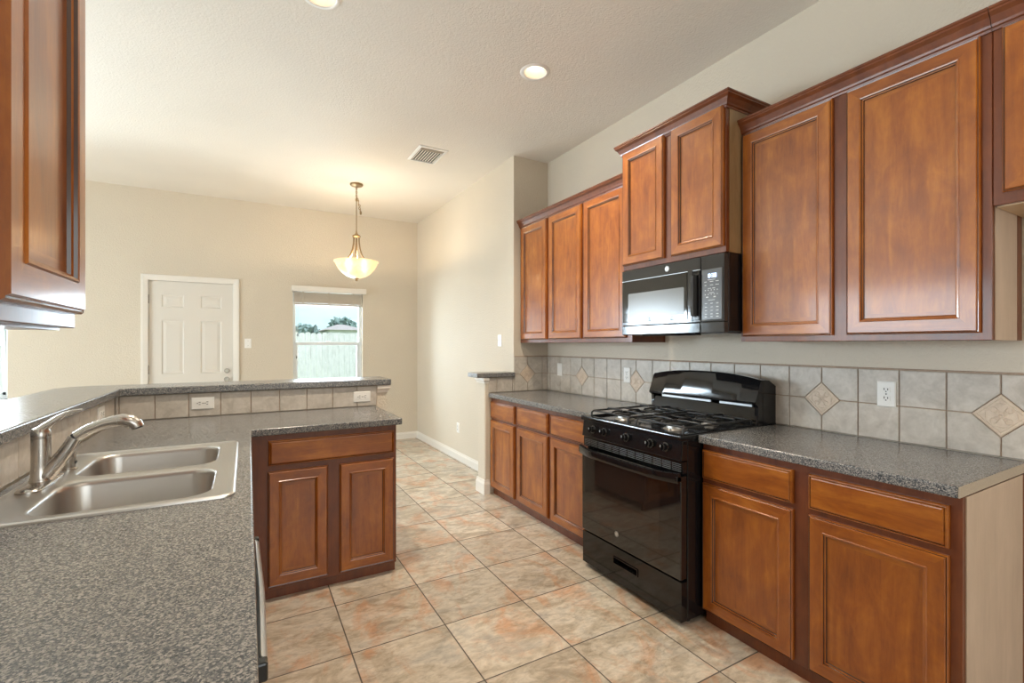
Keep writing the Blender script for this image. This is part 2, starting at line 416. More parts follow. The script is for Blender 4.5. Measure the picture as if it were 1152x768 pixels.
# baseboards
def baseboard(name, path, h=.095, t=.014, lab=None):
    mb = MB(); prof = [(0, 0), (t, 0), (t, h*.72), (t*.55, h*.86), (t*.45, h), (0, h)]
    P = [Vector((*p, 0)) for p in path]; rings = []
    for i, p in enumerate(P):
        d0 = (P[i]-P[i-1]).normalized() if i else (P[1]-P[0]).normalized()
        d1 = (P[i+1]-P[i]).normalized() if i < len(P)-1 else d0
        n0 = Vector((d0.y, -d0.x, 0)); n1 = Vector((d1.y, -d1.x, 0)); n = (n0+n1); n = n/max(.3, n.length**2/2) if n.length else n0
        rings.append([(p.x+n.x*o, p.y+n.y*o, z) for o, z in prof])
    mb.loops(rings, True, True, True)
    return struct(mb.build(name, M['trim']), lab, 'baseboard')
baseboard('baseboard_dining', [(.0-.05, YF), (XD, YF), (XD, YS+.15)], lab='white baseboard along far corner and dining wall')
baseboard('baseboard_far', [(-2.4, YF), (-1.02, YF)], lab='white baseboard left of the white door')
baseboard('baseboard_post', [(XD-.02, YS+.15), (1.88, YS+.15), (1.88, YS), (1.925, YS)], .13, lab='white baseboard wrapped round the half wall post')

def capmould(name, path, z, lab):
    """small stacked moulding just under a ledge, stepping outwards"""
    mb = MB(); prof = [(0, 0), (.008, 0), (.010, .018), (.016, .024), (.022, .030), (.022, .052), (0, .052)]
    P = [Vector((*p, 0)) for p in path]; rings = []
    for i, p in enumerate(P):
        d0 = (P[i]-P[i-1]).normalized() if i else (P[1]-P[0]).normalized()
        d1 = (P[i+1]-P[i]).normalized() if i < len(P)-1 else d0
        n0 = Vector((d0.y, -d0.x, 0)); n1 = Vector((d1.y, -d1.x, 0)); n = (n0+n1); n = n/max(.3, n.length**2/2)
        rings.append([(p.x+n.x*o, p.y+n.y*o, z+zz) for o, zz in prof])
    mb.loops(rings, True, True, True)
    return struct(mb.build(name, M['trim']), lab, 'trim')
capmould('trim_1', [(.825, 3.43), (.895, 3.43), (.895, 3.56), (.80, 3.56)][::-1][::-1], 1.006, 'white stepped trim under right end of the bar')
capmould('trim_2', [(XD-.02, YS+.15), (1.88, YS+.15), (1.88, YS), (1.915, YS)], 1.000, 'white stepped trim under the grey ledge')

# door 1
d1 = thing('door_1', 'white six panel door with casing on far wall', 'door', (DR[0], YF, 0)); d1['kind'] = 'structure'
dw, dh = DR[1]-DR[0], DR[3]
def raised_panel(mb, x0, x1, z0, z1, yf):
    prof = [(0, 0), (.010, .007), (.018, .007), (.045, .002)]
    mb.loops([[(x0+i, yf+y, z0+i), (x1-i, yf+y, z0+i), (x1-i, yf+y, z1-i), (x0+i, yf+y, z1-i)] for i, y in prof], True, False, True)
mb = MB()
sl = (.006, dw-.006, .008, dh-.006); pan = []
cx = [(.125, .335), (.498, .708)]
for zz in ((1.78, 1.925), (1.01, 1.63), (.25, .83)):
    for c in cx: pan.append((*c, *zz))
Xs = sorted({sl[0], sl[1], *[p[0] for p in pan], *[p[1] for p in pan]}); Zs = sorted({sl[2], sl[3], *[p[2] for p in pan], *[p[3] for p in pan]})
for i in range(len(Xs)-1):
    for j in range(len(Zs)-1):
        A, B, C, D = Xs[i], Xs[i+1], Zs[j], Zs[j+1]
        if any(p[0] < (A+B)/2 < p[1] and p[2] < (C+D)/2 < p[3] for p in pan): continue
        mb.f([mb.v((A, .02, C)), mb.v((B, .02, C)), mb.v((B, .02, D)), mb.v((A, .02, D))])
for p in pan: raised_panel(mb, *p, .02)
x0, x1, z0, z1 = sl
for a, b in (((x0, z0), (x1, z0)), ((x1, z0), (x1, z1)), ((x1, z1), (x0, z1)), ((x0, z1), (x0, z0))):
    mb.f([mb.v((a[0], .02, a[1])), mb.v((b[0], .02, b[1])), mb.v((b[0], .06, b[1])), mb.v((a[0], .06, a[1]))])
mb.f([mb.v((x0, .06, z0)), mb.v((x1, .06, z0)), mb.v((x1, .06, z1)), mb.v((x0, .06, z1))])
mb.build('door_slab', M['doorpaint'], d1)
mb = MB(); cprof = [(-.004, 0), (-.004, -.010), (.012, -.014), (.040, -.020), (.058, -.020), (.062, 0)]
mb.loops([[(-o, y, 0) for o, y in cprof], [(-o, y, dh+o) for o, y in cprof], [(dw+o, y, dh+o) for o, y in cprof], [(dw+o, y, 0) for o, y in cprof]], True, True, True)
mb.build('door_casing', M['trim'], d1)
mb = MB(); mb.box(-.0, .004, 0, .13, 0, dh); mb.box(dw-.004, dw, 0, .13, 0, dh); mb.box(0, dw, 0, .13, dh-.004, dh); mb.build('door_jamb', M['trim'], d1)
for z in (1.866, 1.065, .26):
    mb = MB(); mb.tube([(.004, .012, z-.05), (.004, .012, z+.05)], .007, 8); mb.build('hinge', M['brass'], d1)
mb = MB(); mb.lathe([(.0, -.022), (.018, -.022), (.027, -.014), (.030, 0), (.030, .004)], (.765, .02, 1.034), 20, axis='y'); o = mb.build('deadbolt', M['brass'], d1, smooth=40)
mb = MB(); mb.lathe([(.0, -.06), (.018, -.058), (.027, -.045), (.022, -.028), (.012, -.02), (.012, -.008), (.032, -.006), (.032, .002)], (.765, .02, .93), 20, axis='y'); mb.build('door_knob', M['brass'], d1, smooth=40)

# windows in the far wall
def window(name, w, lab, mull=1, yout=.09):
    r = thing(name, lab, 'window', (w[0], YF, w[2])); r['kind'] = 'structure'
    ww, hh = w[1]-w[0], w[3]-w[2]
    n = mull; uw = ww/n
    for k in range(n):
        a, b = k*uw, (k+1)*uw
        mb = MB(); t = .035
        mb.box(a, a+t, yout-.02, yout+.05, 0, hh); mb.box(b-t, b, yout-.02, yout+.05, 0, hh)
        mb.box(a+t, b-t, yout-.02, yout+.05, 0, t); mb.box(a+t, b-t, yout-.02, yout+.05, hh-t, hh)
        mid = 1.362-w[2]
        mb.box(a+t, b-t, yout-.015, yout+.03, mid-.022, mid+.022)
        mb.box(a+t, a+t+.028, yout-.012, yout+.02, t, mid); mb.box(b-t-.028, b-t, yout-.012, yout+.02, t, mid)
        mb.box(a+t, b-t, yout-.012, yout+.02, t, t+.035)
        mb.build('window_frame', M['vinyl'], r, .003)
        for z0, z1, y in ((t, mid, yout+.005), (mid, hh-t, yout+.03)):
            mb = MB(); mb.box(a+t, b-t, y, y+.004, z0, z1); mb.build('pane', M['pane'], r)
        mb = MB(); mb.box((a+b)/2-.03, (a+b)/2+.03, yout-.03, yout-.012, mid+.018, mid+.034); mb.build('sash_lock', M['vinyl'], r, .003)
    mb = MB(); mb.box(-.02, ww+.02, -.03, yout-.02, -.022, 0); mb.build('window_sill', M['trim'], r, .005)
    return r
window('window_1', W1, 'white sash window on far wall beside the door')
window('window_2', W2, 'triple white window at the left edge of view', 3)
window_specs = []
# added off-view openings, put in for fill light: simple frames
def glazing(name, axis, lo, hi, z0, z1, at, lab):
    r = thing(name, lab, 'window', (0, 0, 0)); r['kind'] = 'structure'
    mb = MB()
    def bx(a, b, c, d, e, f): mb.box(a, b, c, d, e, f) if axis == 'x' else mb.box(c, d, a, b, e, f)
    t = .05
    for k in range(4):
        a = lo+(hi-lo-t)*k/3; bx(a, a+t, at-.03, at+.03, z0, z1)
    bx(lo, hi, at-.03, at+.03, z0, z0+t); bx(lo, hi, at-.03, at+.03, z1-t, z1)
    mb.build('window_frame', M['vinyl'], r)
    return r
glazing('added_window_left', 'y', W3[0], W3[1], W3[2], W3[3], XL-.08, 'added unseen window frame in the left wall for fill light')
glazing('added_window_behind', 'x', W4[0], W4[1], W4[2], W4[3], YB-.08, 'added unseen window frame behind the camera for fill light')

# blinds
def blind(w, lab, cord=True):
    r = thing('window_blind', lab, 'blind', (w[0], YF, 0), 0)
    ww = w[1]-w[0]
    mb = MB(); mb.box(-.018, ww+.036, -.075, -.006, 2.035, 2.105); mb.build('valance', M['trim'], r, .006)
    mb = MB()
    for k in range(11):
        z = 1.893+k*.0125; mb.box(.012, ww-.012, .004, .052, z, z+.0112)
    mb.build('slats', M['slat'], r)
    mb = MB(); mb.box(.012, ww-.012, .002, .054, 1.866, 1.888); mb.build('bottom_rail', M['slat'], r, .004)
    for x in (.12, ww/2, ww-.12):
        mb = MB(); mb.box(x-.009, x+.009, -.001, .0015, 1.866, 2.04); mb.build('ladder_tape', M['slat'], r)
    mb = MB(); mb.box(.0, ww, .0, .056, 2.04, 2.058); mb.build('head_rail', M['slat'], r)
    if cord:
        mb = MB(); mb.tube([(.055, -.004, 2.03), (.056, -.004, 1.5)], .0018, 6); mb.build('cord', M['slat'], r)
        for x, z in ((.056, 1.475), (.044, 1.19)):
            mb = MB(); mb.lathe([(.002, .022), (.006, .012), (.007, -.012), (.003, -.02)], (x, -.004, z), 10, True, True); mb.build('cord_tassel', M['slot'], r, smooth=50)
        mb = MB(); mb.tube([(.044, -.004, 2.03), (.044, -.004, 1.21)], .0014, 6); mb.build('cord', M['slat'], r)
    return r
blind(W1, 'cream slat blind pulled up over the window beside the door')

# ------------------------------------------------------------------ cabinets
DOORP = [  # inset, outwards, material for the faces up to the next ring
    (0, 0, 0), (0, .012, 0), (.003, .0165, 2), (.006, .0155, 0), (.009, .020, 0), (.0125, .020, 0),
    (.052, .020, 0), (.0545, .0228, 0), (.059, .0215, 2), (.0605, .016, 0), (.065, .014, 2), (.067, .0085, 0), (.080, .0085, 0), (.083, .0085, 0)]
def door_mesh(x0, x1, z0, z1, y=0, drawer=False):
    mb = MB(); P = DOORP[:6] if drawer else DOORP
    if drawer: P = [(0, 0, 0), (0, .011, 0), (.003, .0165, 0), (.007, .018, 2), (.0085, .0145, 0), (.012, .019, 0), (.016, .020, 0)]
    rings = [[mb.v((x0+i, y-o, z0+i)), mb.v((x1-i, y-o, z0+i)), mb.v((x1-i, y-o, z1-i)), mb.v((x0+i, y-o, z1-i))] for i, o, _ in P]
    for k in range(len(P)-1):
        for s in range(4):
            t = (s+1) % 4
            fc = mb.f([rings[k][s], rings[k][t], rings[k+1][t], rings[k+1][s]])
            m = P[k][2]
            fc.material_index = 2 if m == 2 else (1 if (s % 2 == 0 or drawer) else 0)
    fc = mb.f(rings[-1]); fc.material_index = 1 if drawer else 0
    mb.f(rings[0][::-1])
    return mb
CROWN = [(0, 0), (.006, 0), (.008, .008), (.013, .012), (.016, .020), (.028, .042), (.036, .050), (.040, .054), (.040, .060), (.044, .064), (.044, .072), (0, .072)]
def crown(root, w, d, z, left=True, right=True):
    mb = MB(); rings = []
    for o, h in CROWN:
        p = []
        if left: p += [(-o, d, z+h), (-o, -o, z+h)]
        else: p += [(0, -o, z+h)]
        if right: p += [(w+o, -o, z+h), (w+o, d, z+h)]
        else: p += [(w, -o, z+h)]
        rings.append(p)
    R = mb.loops(rings, False)
    n = len(rings[0])
    mb.f([r[0] for r in R]); mb.f([r[-1] for r in R][::-1])
    # closed back
    return mb.build('crown_moulding', M['frame'], root)
def cabinet(name, label, cat, loc, rz, w, z0, z1, d, doors, drawers=(), group=None, toe=True, crown_z=None, cl=False, cr=False, sideR=None, bottom=None, frame_z0=None, body_top=None):
    r = thing(name, label, cat, (loc[0], loc[1], 0), rz, group)
    fz = z0 if frame_z0 is None else frame_z0
    mb = MB(); mb.box(.001, w-.001, .02, d, z0, body_top or z1); mb.build('body', M['frame'], r)
    mb = MB(); xs0 = .0
    mb.box(0, w, 0, .02, fz, z1); mb.build('face_frame', M['frame'], r, .0015, 1)
    for x0, x1, a, b in doors:
        door_mesh(x0, x1, a, b).build('door', [M['wood'], M['wood_h'], M['glaze']], r)
    for x0, x1, a, b in drawers:
        door_mesh(x0, x1, a, b, drawer=True).build('drawer_front', [M['wood'], M['wood_h'], M['glaze']], r)
    if toe:
        mb = MB(); mb.box(0.002, w-.002, .022, .04, 0, z0); mb.build('toe_kick', M['frame'], r)
    if crown_z is not None: crown(r, w, d, crown_z, cl, cr)
    if sideR:
        mb = MB(); mb.box(w, w+.003, .022, d-.07, fz, z1); o = mb.build('side_panel', M[sideR], r); o['label'] = 'pale unfinished side panel' if sideR == 'rawside' else 'tan veneer side panel'
        mb = MB(); mb.box(w, w+.0045, d-.07, d-.045, fz, z1); mb.build('scribe_strip', M['frame'], r)
    if bottom:
        mb = MB(); mb.box(.005, w-.005, .02, d-.005, z0-.004, z0); mb.build('bottom_panel', M[bottom], r)
    return r
RZ = -PI/2
UX, UD = 2.25, XR-2.25-.002           # upper face, depth
UB, UT = 1.367, 2.445
# upper right group, local x = Ytop - Y
y0 = 1.553
cabinet('wall_cabinet', 'large double door wall cabinet right of the black microwave', 'cabinet', (UX, y0), RZ, y0-.603, UB, UT, UD,
        [(y0-1.538, y0-1.109, 1.393, 2.430), (y0-1.053, y0-.631, 1.393, 2.430)], toe=False, crown_z=2.432, sideR='rawside', group=None)
# over-fridge cabinet at right edge
y0 = .601
cabinet('wall_cabinet', 'short wall cabinet cut by the right edge of the photo', 'cabinet', (UX, y0), RZ, .92, 1.830, UT, UD,
        [(.026, .445, 1.868, 2.430), (.475, .895, 1.868, 2.430)], toe=False, crown_z=2.432, bottom='woodbottom')
# tall cabinet above the microwave
y0 = 2.292; TX = 2.122; TD = XR-TX-.002
cabinet('wall_cabinet', 'raised double door wall cabinet above the black microwave', 'cabinet', (TX, y0), RZ, .745, 1.822, 2.585, TD,
        [(y0-2.287, y0-1.945, 1.852, 2.572), (y0-1.893, y0-1.556, 1.852, 2.572)], toe=False, crown_z=2.552, cl=True, cr=True, sideR='tanside')
# upper left: double and single
y0 = 3.335
cabinet('wall_cabinet', 'double door wall cabinet left of the black microwave', 'cabinet', (UX, y0), RZ, y0-2.345, UB, UT, UD,
        [(y0-3.322, y0-2.882, 1.397, 2.430), (y0-2.850, y0-2.398, 1.397, 2.430)], toe=False, crown_z=2.432)
y0 = 3.816
cabinet('wall_cabinet', 'narrow single door wall cabinet against the far end wall', 'cabinet', (UX, y0), RZ, y0-3.336, UB, UT, UD,
        [(y0-3.782, y0-3.360, 1.397, 2.430)], toe=False, crown_z=2.432)
# left foreground upper, faces +x
yL = 0.36
cabinet('wall_cabinet', 'wall cabinet at the left edge reflecting the window light', 'cabinet', (-.275, yL), PI/2, 1.163-yL, 1.382, UT, .372,
        [(.02, .435, 1.407, 2.43), (.455, 1.148-yL, 1.407, 2.43)], toe=False, crown_z=2.432, cr=True, bottom='frame')
# base cabinets right wall
BX, BD = 1.945, XR-1.945-.003
BT = .874; BB = .062
y0 = 1.545
cabinet('base_cabinet', 'double door base cabinet under the near right countertop', 'cabinet', (BX, y0), RZ, y0-.588, BB, BT, BD,
        [(y0-1.538, y0-1.106, .072, .683), (y0-1.044, y0-.618, .072, .683)],
        [(y0-1.538, y0-1.106, .706, .843), (y0-1.044, y0-.618, .706, .843)], sideR='rawside')
y0 = 3.345
cabinet('base_cabinet', 'double door base cabinet just left of the black stove', 'cabinet', (BX, y0), RZ, y0-2.318, BB, BT, BD,
        [(y0-3.331, y0-2.885, .074, .676), (y0-2.845, y0-2.40, .074, .676)],
        [(y0-3.331, y0-2.885, .695, .842), (y0-2.845, y0-2.40, .695, .842)])
y0 = 3.817
cabinet('base_cabinet', 'single door base cabinet beside the half wall post', 'cabinet', (BX, y0), RZ, y0-3.346, BB, BT, BD,
        [(y0-3.806, y0-3.380, .074, .674)], [(y0-3.806, y0-3.380, .692, .838)])
# peninsula
x0 = .012
cabinet('base_cabinet', 'peninsula base cabinet with one wide drawer front', 'cabinet', (x0, 2.795), 0, .786-x0, .055, BT, .63,
        [(.104-x0, .401-x0, .075, .683), (.463-x0, .769-x0, .072, .681)], [(.107-x0, .770-x0, .712, .845)])
# sink run, below the left countertop (faces +x)
yS = 1.565
cabinet('base_cabinet', 'sink base cabinet hidden under the left countertop', 'cabinet', (-.02, yS), PI/2, 2.78-yS, BB, BT, .62,
        [(.03, .44, .075, .683), (.47, .88, .075, .683)], [(.03, .88, .712, .845)], body_top=.70)
cabinet('base_cabinet', 'end base cabinet under the near left countertop', 'cabinet', (-.02, .30), PI/2, .605, BB, BT, .62,
        [(.03, .575, .075, .683)], [(.03, .575, .712, .845)])

# dishwasher
r = thing('dishwasher', 'dishwasher with steel bar handle under the left counter edge', 'dishwasher', (-.025, .915, 0), PI/2)
mb = MB(); mb.box(.002, .634, .02, .58, .10, .868); mb.build('body', M['black'], r)
mb = MB(); mb.box(.004, .632, -.002, .02, .11, .72); mb.build('door', M['steel'], r, .006)
mb = MB(); mb.box(.004, .632, -.004, .02, .725, .866); mb.build('control_panel', M['black'], r, .006)
mb = MB(); mb.tube([(.03, -.050, .785), (.3, -.054, .785), (.612, -.050, .785)], .0105, 12, flat=1.5); mb.build('handle', M['steel'], r, smooth=40)
for x in (.016, .614):
    mb = MB(); mb.box(x-.012, x+.012, -.060, 0, .768, .802); mb.build('handle_bracket', M['black'], r, .004)
mb = MB(); mb.box(.01, .626, .04, .06, 0, .10); mb.build('toe_kick', M['black'], r)

# ------------------------------------------------------------------ countertops
CT = .914
def counter(name, label, poly, z0=.876, z1=CT, holes=(), cat='countertop', bev=.006):
    mb = MB()
    if holes: mb.plate(poly, list(holes), z0, z1)
    else: mb.prism(poly, z0, z1)
    return tag(mb.build(name, M['laminate'], bevel=bev, seg=3), label, cat)
CX = 1.908
c = counter('countertop', 'speckled grey countertop right of the stove', [(CX, .588), (XR-.012, .588), (XR-.012, 1.546), (CX, 1.546)])
mb = MB(); mb.box(CX+.004, XR-.014, .5855, .5885, .878, .911); o = mb.build('end_cap', M['counter_end'], c); o['label'] = 'pale bare counter end'
counter('countertop', 'speckled grey countertop between stove and half wall post', [(CX, 2.316), (XR-.012, 2.316), (XR-.012, YS-.012), (CX, YS-.012)])
SK = (-.605, -.025, 1.575, 2.455)
counter('countertop', 'speckled grey L shaped countertop holding the sink', [(-.638, .30), (.013, .30), (.028, 2.765), (.815, 2.765), (.815, 3.418), (-.638, 3.418)],
        holes=[rrect(SK[0]+.02, SK[1]-.02, SK[2]+.02, SK[3]-.02, .03)])
bl, br_, bf, bb_ = -.945, -.612, 3.40, 3.73
bp = [(bl, 1.19), (br_, 1.19), (br_, bf-.02), (br_+.02, bf), (.920, bf), (.922, bf+.01), (.922, bb_), (bl+.13, bb_), (bl+.04, bb_-.04), (bl, bb_-.13)]
counter('bar_top', 'raised speckled grey bar top wrapping behind the sink', bp, 1.060, 1.102, cat='bar top')
counter('ledge_cap', 'small speckled grey ledge capping the half wall post', [(1.79, YS-.03), (XD, YS-.03), (XD, YS+.175), (1.79, YS+.175)], 1.054, 1.094, cat='ledge')

# ------------------------------------------------------------------ backsplash
def splash(name, label, P, amin, amax, z0, z1, seams, rows, dia=(), step=None):
    """P(a, out, z) maps to world; seams along a; rows: z seams; dia: (a,z) accent centres; step: (a_limit, zmax) cut"""
    root = thing(name, label, 'backsplash', (0, 0, 0)); root['kind'] = 'structure'
    g = .0022; R = .083
    def zmax(a): return z1 if step is None or a > step[0] else step[1]
    A = [amin] + [s for s in sorted(seams) if amin+.012 < s < amax-.012] + [amax]
    if step: A = sorted(set(A+[step[0]]))
    Z = [z0] + [q for q in rows if z0 < q < z1] + [z1]
    mb = MB(); gb = MB()
    for i in range(len(A)-1):
        for j in range(len(Z)-1):
            a0, a1, b0, b1 = A[i], A[i+1], Z[j], Z[j+1]
            top = zmax((a0+a1)/2)
            if b0 >= top-.004: continue
            b1 = min(b1, top)
            gb.f([gb.v(P(a0, .004, b0)), gb.v(P(a1, .004, b0)), gb.v(P(a1, .004, b1)), gb.v(P(a0, .004, b1))])
            x0, x1, y0, y1 = a0+g, a1-g, b0+g, b1-g
            poly = []
            for (x, y, sx, sy) in ((x0, y0, 1, 1), (x1, y0, -1, 1), (x1, y1, -1, -1), (x0, y1, 1, -1)):
                hit = [d for d in dia if abs(d[0]-x) < .02 and abs(d[1]-y) < .02]
                if hit:
                    k = R+g; dx = abs(hit[0][0]-x); q = k-dx
                    p1, p2 = (x, y+sy*q), (x+sx*q, y)
                    order = [p1, p2] if (sx*sy > 0) else [p2, p1]
                    poly += order
                else: poly.append((x, y))
            cx, cy = sum(p[0] for p in poly)/len(poly), sum(p[1] for p in poly)/len(poly)
            def sh(p, e):
                vx, vy = p[0]-cx, p[1]-cy; l = math.hypot(vx, vy) or 1; return (p[0]-vx/l*e, p[1]-vy/l*e)
            mb.loops([[P(p[0], .002, p[1]) for p in poly], [P(p[0], .008, p[1]) for p in poly], [P(*[sh(p, .003)[0]], .010, sh(p, .003)[1]) for p in poly]], True, True, True)
    gb.build('grout', M['grout'], root, weld=True); mb.build('tiles', M['tile'], root)
    # bullnose edge line on the top
    tb = MB()
    def seg(a, b, z): 
        tb.loops([[P(a, o, z+h) for o, h in ((0, 0), (.010, 0), (.010, .004), (.006, .007), (0, .007))], [P(b, o, z+h) for o, h in ((0, 0), (.010, 0), (.010, .004), (.006, .007), (0, .007))]], True, True, True)
    if step: seg(step[0], amax, z1)
    else: seg(amin, amax, z1)
    if z1 > 1.2: tb.build('edge_trim', M['grout'], root)
    else: tb.bm.free()
    for a, z in dia:
        c = P(a, .006, z); ab = MB()
        rr = [(R, .0), (R, .005), (R-.004, .007), (R-.012, .007), (R-.015, .005), (R-.019, .0065)]
        ab.loops([[Vector(P(a+q*ca, .004+o, z+q*cz))-Vector(c) for ca, cz in ((1, 0), (0, 1), (-1, 0), (0, -1))] for q, o in rr], True, True, True)
        Ec = Vector(P(a, .0, z))
        def loc(q, w, o): return Vector(P(a+q, .004+o, z+w))-Vector(c)
        for k in range(4):
            t = PI/4+k*PI/2
            for rad_, rr_ in ((.031, .0105), (.018, .007)):
                cx_, cz_ = rad_*math.cos(t), rad_*math.sin(t)
                ab.tube([loc(cx_+rr_*math.cos(2*PI*m/12+t), cz_+rr_*math.sin(2*PI*m/12+t), .0068) for m in range(11)], .0022, 6)
            ab.tube([loc(.046*math.cos(t2), .046*math.sin(t2), .0066) for t2 in [k*PI/2-.28+.07*m for m in range(9)]], .0024, 6)
        ab.tube([loc(.007*math.cos(2*PI*m/10), .007*math.sin(2*PI*m/10), .007) for m in range(11)], .0035, 6)
        o = ab.build('accent_tile', M['accent'], root); o.location = c; o['label'] = 'embossed beige diamond accent tile'
    return root
ys = [.659+.1635*k for k in range(-2, 20)]
splash('backsplash', 'two row taupe tile backsplash along the stove wall', lambda a, o, z: (XR-o, a, z), .4955, YS-.0, CT+.001, 1.237, ys, [1.0755], [(.659, 1.0755), (.659+.1635*4, 1.0755), (.659+.1635*8, 1.0755), (.659+.1635*12, 1.0755), (.659+.1635*16, 1.0755)])
splash('backsplash', 'short taupe tile backsplash on the end wall above the ledge', lambda a, o, z: (a, YS-o, z), 1.912, XR-.011, CT+.001, 1.237, [2.325+.164*k for k in range(-3, 2)], [1.0755], [(2.325, 1.0755)], step=(2.181, 1.052))
splash('backsplash', 'single taupe tile row under the bar front', lambda a, o, z: (a, 3.43-o, z), -.638, .822, CT+.001, 1.058, [-.458+.1635*k for k in range(-2, 9)], [])
splash('backsplash', 'single taupe tile row behind the sink faucet', lambda a, o, z: (-.65+o, a, z), 1.19, 3.42, CT+.001, 1.058, [3.43-.1635*k for k in range(1, 15)], [])

# ------------------------------------------------------------------ outlets and switches
def plate(name, label, cat, loc, rz, kind='outlet', horiz=False, group=None, w=.072, h=.116):
    """built facing -y"""
    r = thing(name, label, cat, loc, rz, group)
    if horiz: r.rotation_euler = (Matrix.Rotation(rz, 3, 'Z') @ Matrix.Rotation(PI/2, 3, 'Y')).to_euler()
    mb = MB(); 
    prof = [(0, 0), (0, -.004), (.004, -.0065), (.008, -.0065)]
    mb.loops([[(-w/2+i, y, -h/2+i), (w/2-i, y, -h/2+i), (w/2-i, y, h/2-i), (-w/2+i, y, h/2-i)] for i, y in prof], True, True, True)
    mb.build('cover_plate', M['white'], r)
    if kind == 'outlet':
        for s in (-1, 1):
            z = s*.0195; mb = MB()
            lp = [(a[0], a[1]) for a in rrect(-.0165, .0165, z-.0145, z+.0145, .0075, 4)]
            mb.loops([[(p[0], -.0064, p[1]) for p in lp], [(p[0], -.0085, p[1]) for p in lp]], True, True, True)
            so = mb.build('socket', M['white'], r)
            mb = MB(); mb.box(-.0085, -.0055, -.0092, -.0082, z-.002, z+.008); mb.box(.0055, .0085, -.0092, -.0082, z-.002, z+.007); mb.lathe([(.0028, -.0092), (.0028, -.0082)], (0, 0, z-.008), 8, True, True, 'y')
            mb.build('slots', M['slot'], so)
        mb = MB(); mb.lathe([(.003, -.0075), (.003, -.006)], (0, 0, 0), 10, True, True, 'y'); mb.build('screw', M['slot'], r)
    elif kind == 'switch':
        mb = MB(); mb.box(-.006, .006, -.0075, -.006, -.013, .013); mb.prism([(-.007, -.004), (-.0165, .009), (-.013, .011), (-.006, .005)], -.004, .004, (1, 2, 0)); mb.build('toggle', M['white'], r)
        for z in (-.03, .03):
            mb = MB(); mb.lathe([(.003, -.0075), (.003, -.006)], (0, 0, z), 10, True, True, 'y'); mb.build('screw', M['slot'], r)
    else:
        mb = MB(); mb.box(-.0165, .0165, -.0085, -.006, -.033, .033); mb.build('rocker', M['white'], r, .0015)
    return r
plate('power_outlet', 'white upright outlet on the tiles right of the stove', 'outlet', (XR-.010, 1.033, 1.126), RZ)
plate('power_outlet', 'white upright outlet on the tiles left of the stove', 'outlet', (XR-.010, 2.713, 1.118), RZ)
plate('light_switch', 'white rocker switch on the tiles nearest the corner', 'switch', (XR-.010, 3.602, 1.119), RZ, 'rocker')
plate('power_outlet', 'white sideways outlet left on the bar front tiles', 'outlet', (-.222, 3.43-.010, .996), 0, horiz=True)
plate('power_outlet', 'white sideways outlet at the right end of the bar tiles', 'outlet', (.718, 3.43-.010, .984), 0, horiz=True)
plate('power_outlet', 'white sideways outlet behind the faucet spout', 'outlet', (-.65+.010, 3.12, .998), PI/2, horiz=True)
plate('light_switch', 'white toggle switch on the dining wall above the ledge', 'switch', (XD, 4.093, 1.39), RZ, 'switch')
plate('power_outlet', 'white outlet low on the dining wall', 'outlet', (XD, 5.137, .374), RZ)
plate('light_switch', 'white toggle switch right of the white door', 'switch', (.032, YF, 1.366), 0, 'switch')

# ------------------------------------------------------------------ stove  (local x across, y in, z up)
SW = .760
st = thing('gas_stove', 'black gas range between the two right countertops', 'stove', (1.80, 2.312, 0), RZ)
mb = MB(); mb.box(.0, SW, .045, .70, .03, .895); mb.build('body', M['black'], st, .003)
for x in (.05, SW-.05):
    for y in (.09, .64):
        mb = MB(); mb.lathe([(.020, 0), (.020, .012), (.012, .014), (.012, .034)], (x, y, 0), 12, True, True); mb.build('foot', M['rubber'], st)
# drawer with a recessed slot grip
mb = MB(); zc0, zc1 = .028, .216; hx0, hx1, hz0, hz1 = .285, .465, .128, .158
Xs = [.004, hx0, hx1, SW-.004]; Zs = [zc0, hz0, hz1, zc1]
for i in range(3):
    for j in range(3):
        if i == 1 and j == 1: continue
        mb.f([mb.v((Xs[i], .006, Zs[j])), mb.v((Xs[i+1], .006, Zs[j])), mb.v((Xs[i+1], .006, Zs[j+1])), mb.v((Xs[i], .006, Zs[j+1]))])
mb.loops([[(hx0, y, hz0), (hx1, y, hz0), (hx1, y, hz1), (hx0, y, hz1)] for y in (.006, .036)], True, False, True)
mb.loops([[(Xs[0], y, zc0), (Xs[3], y, zc0), (Xs[3], y, zc1), (Xs[0], y, zc1)] for y in (.006, .045)], True, False, True)
dr = mb.build('storage_drawer', M['black'], st)
mb = MB(); t = .005
for b in ((hx0-t, hx0, hz0-t, hz1+t), (hx1, hx1+t, hz0-t, hz1+t), (hx0, hx1, hz0-t, hz0), (hx0, hx1, hz1, hz1+t)): mb.box(b[0], b[1], .001, .010, b[2], b[3])
mb.build('drawer_grip', M['black'], dr)
# oven door
od = None
mb = MB(); mb.box(.004, SW-.004, 0, .044, .228, .722); od = mb.build('oven_door', M['blackglass'], st, .004)
mb = MB(); lp = rrect(.088, SW-.150, .325, .665, .006, 3); lp = rrect(.10, SW-.135, .322, .655, .01, 3)
mb.loops([[(p[0], -.0006, p[1]) for p in lp], [(p[0], .004, p[1]) for p in lp]], True, True, True); mb.build('oven_window', M['ovenwin'], od)
mb = MB(); mb.lathe([(0, -.0015), (.0105, -.0015), (.0115, 0.002)], (.312, 0, .297), 24, False, False, 'y'); mb.lathe([(.0135, -.0012), (.0150, -.0012), (.0150, .002)], (.312, 0, .297), 24, False, False, 'y'); mb.build('brand_emblem', M['emblem'], od)
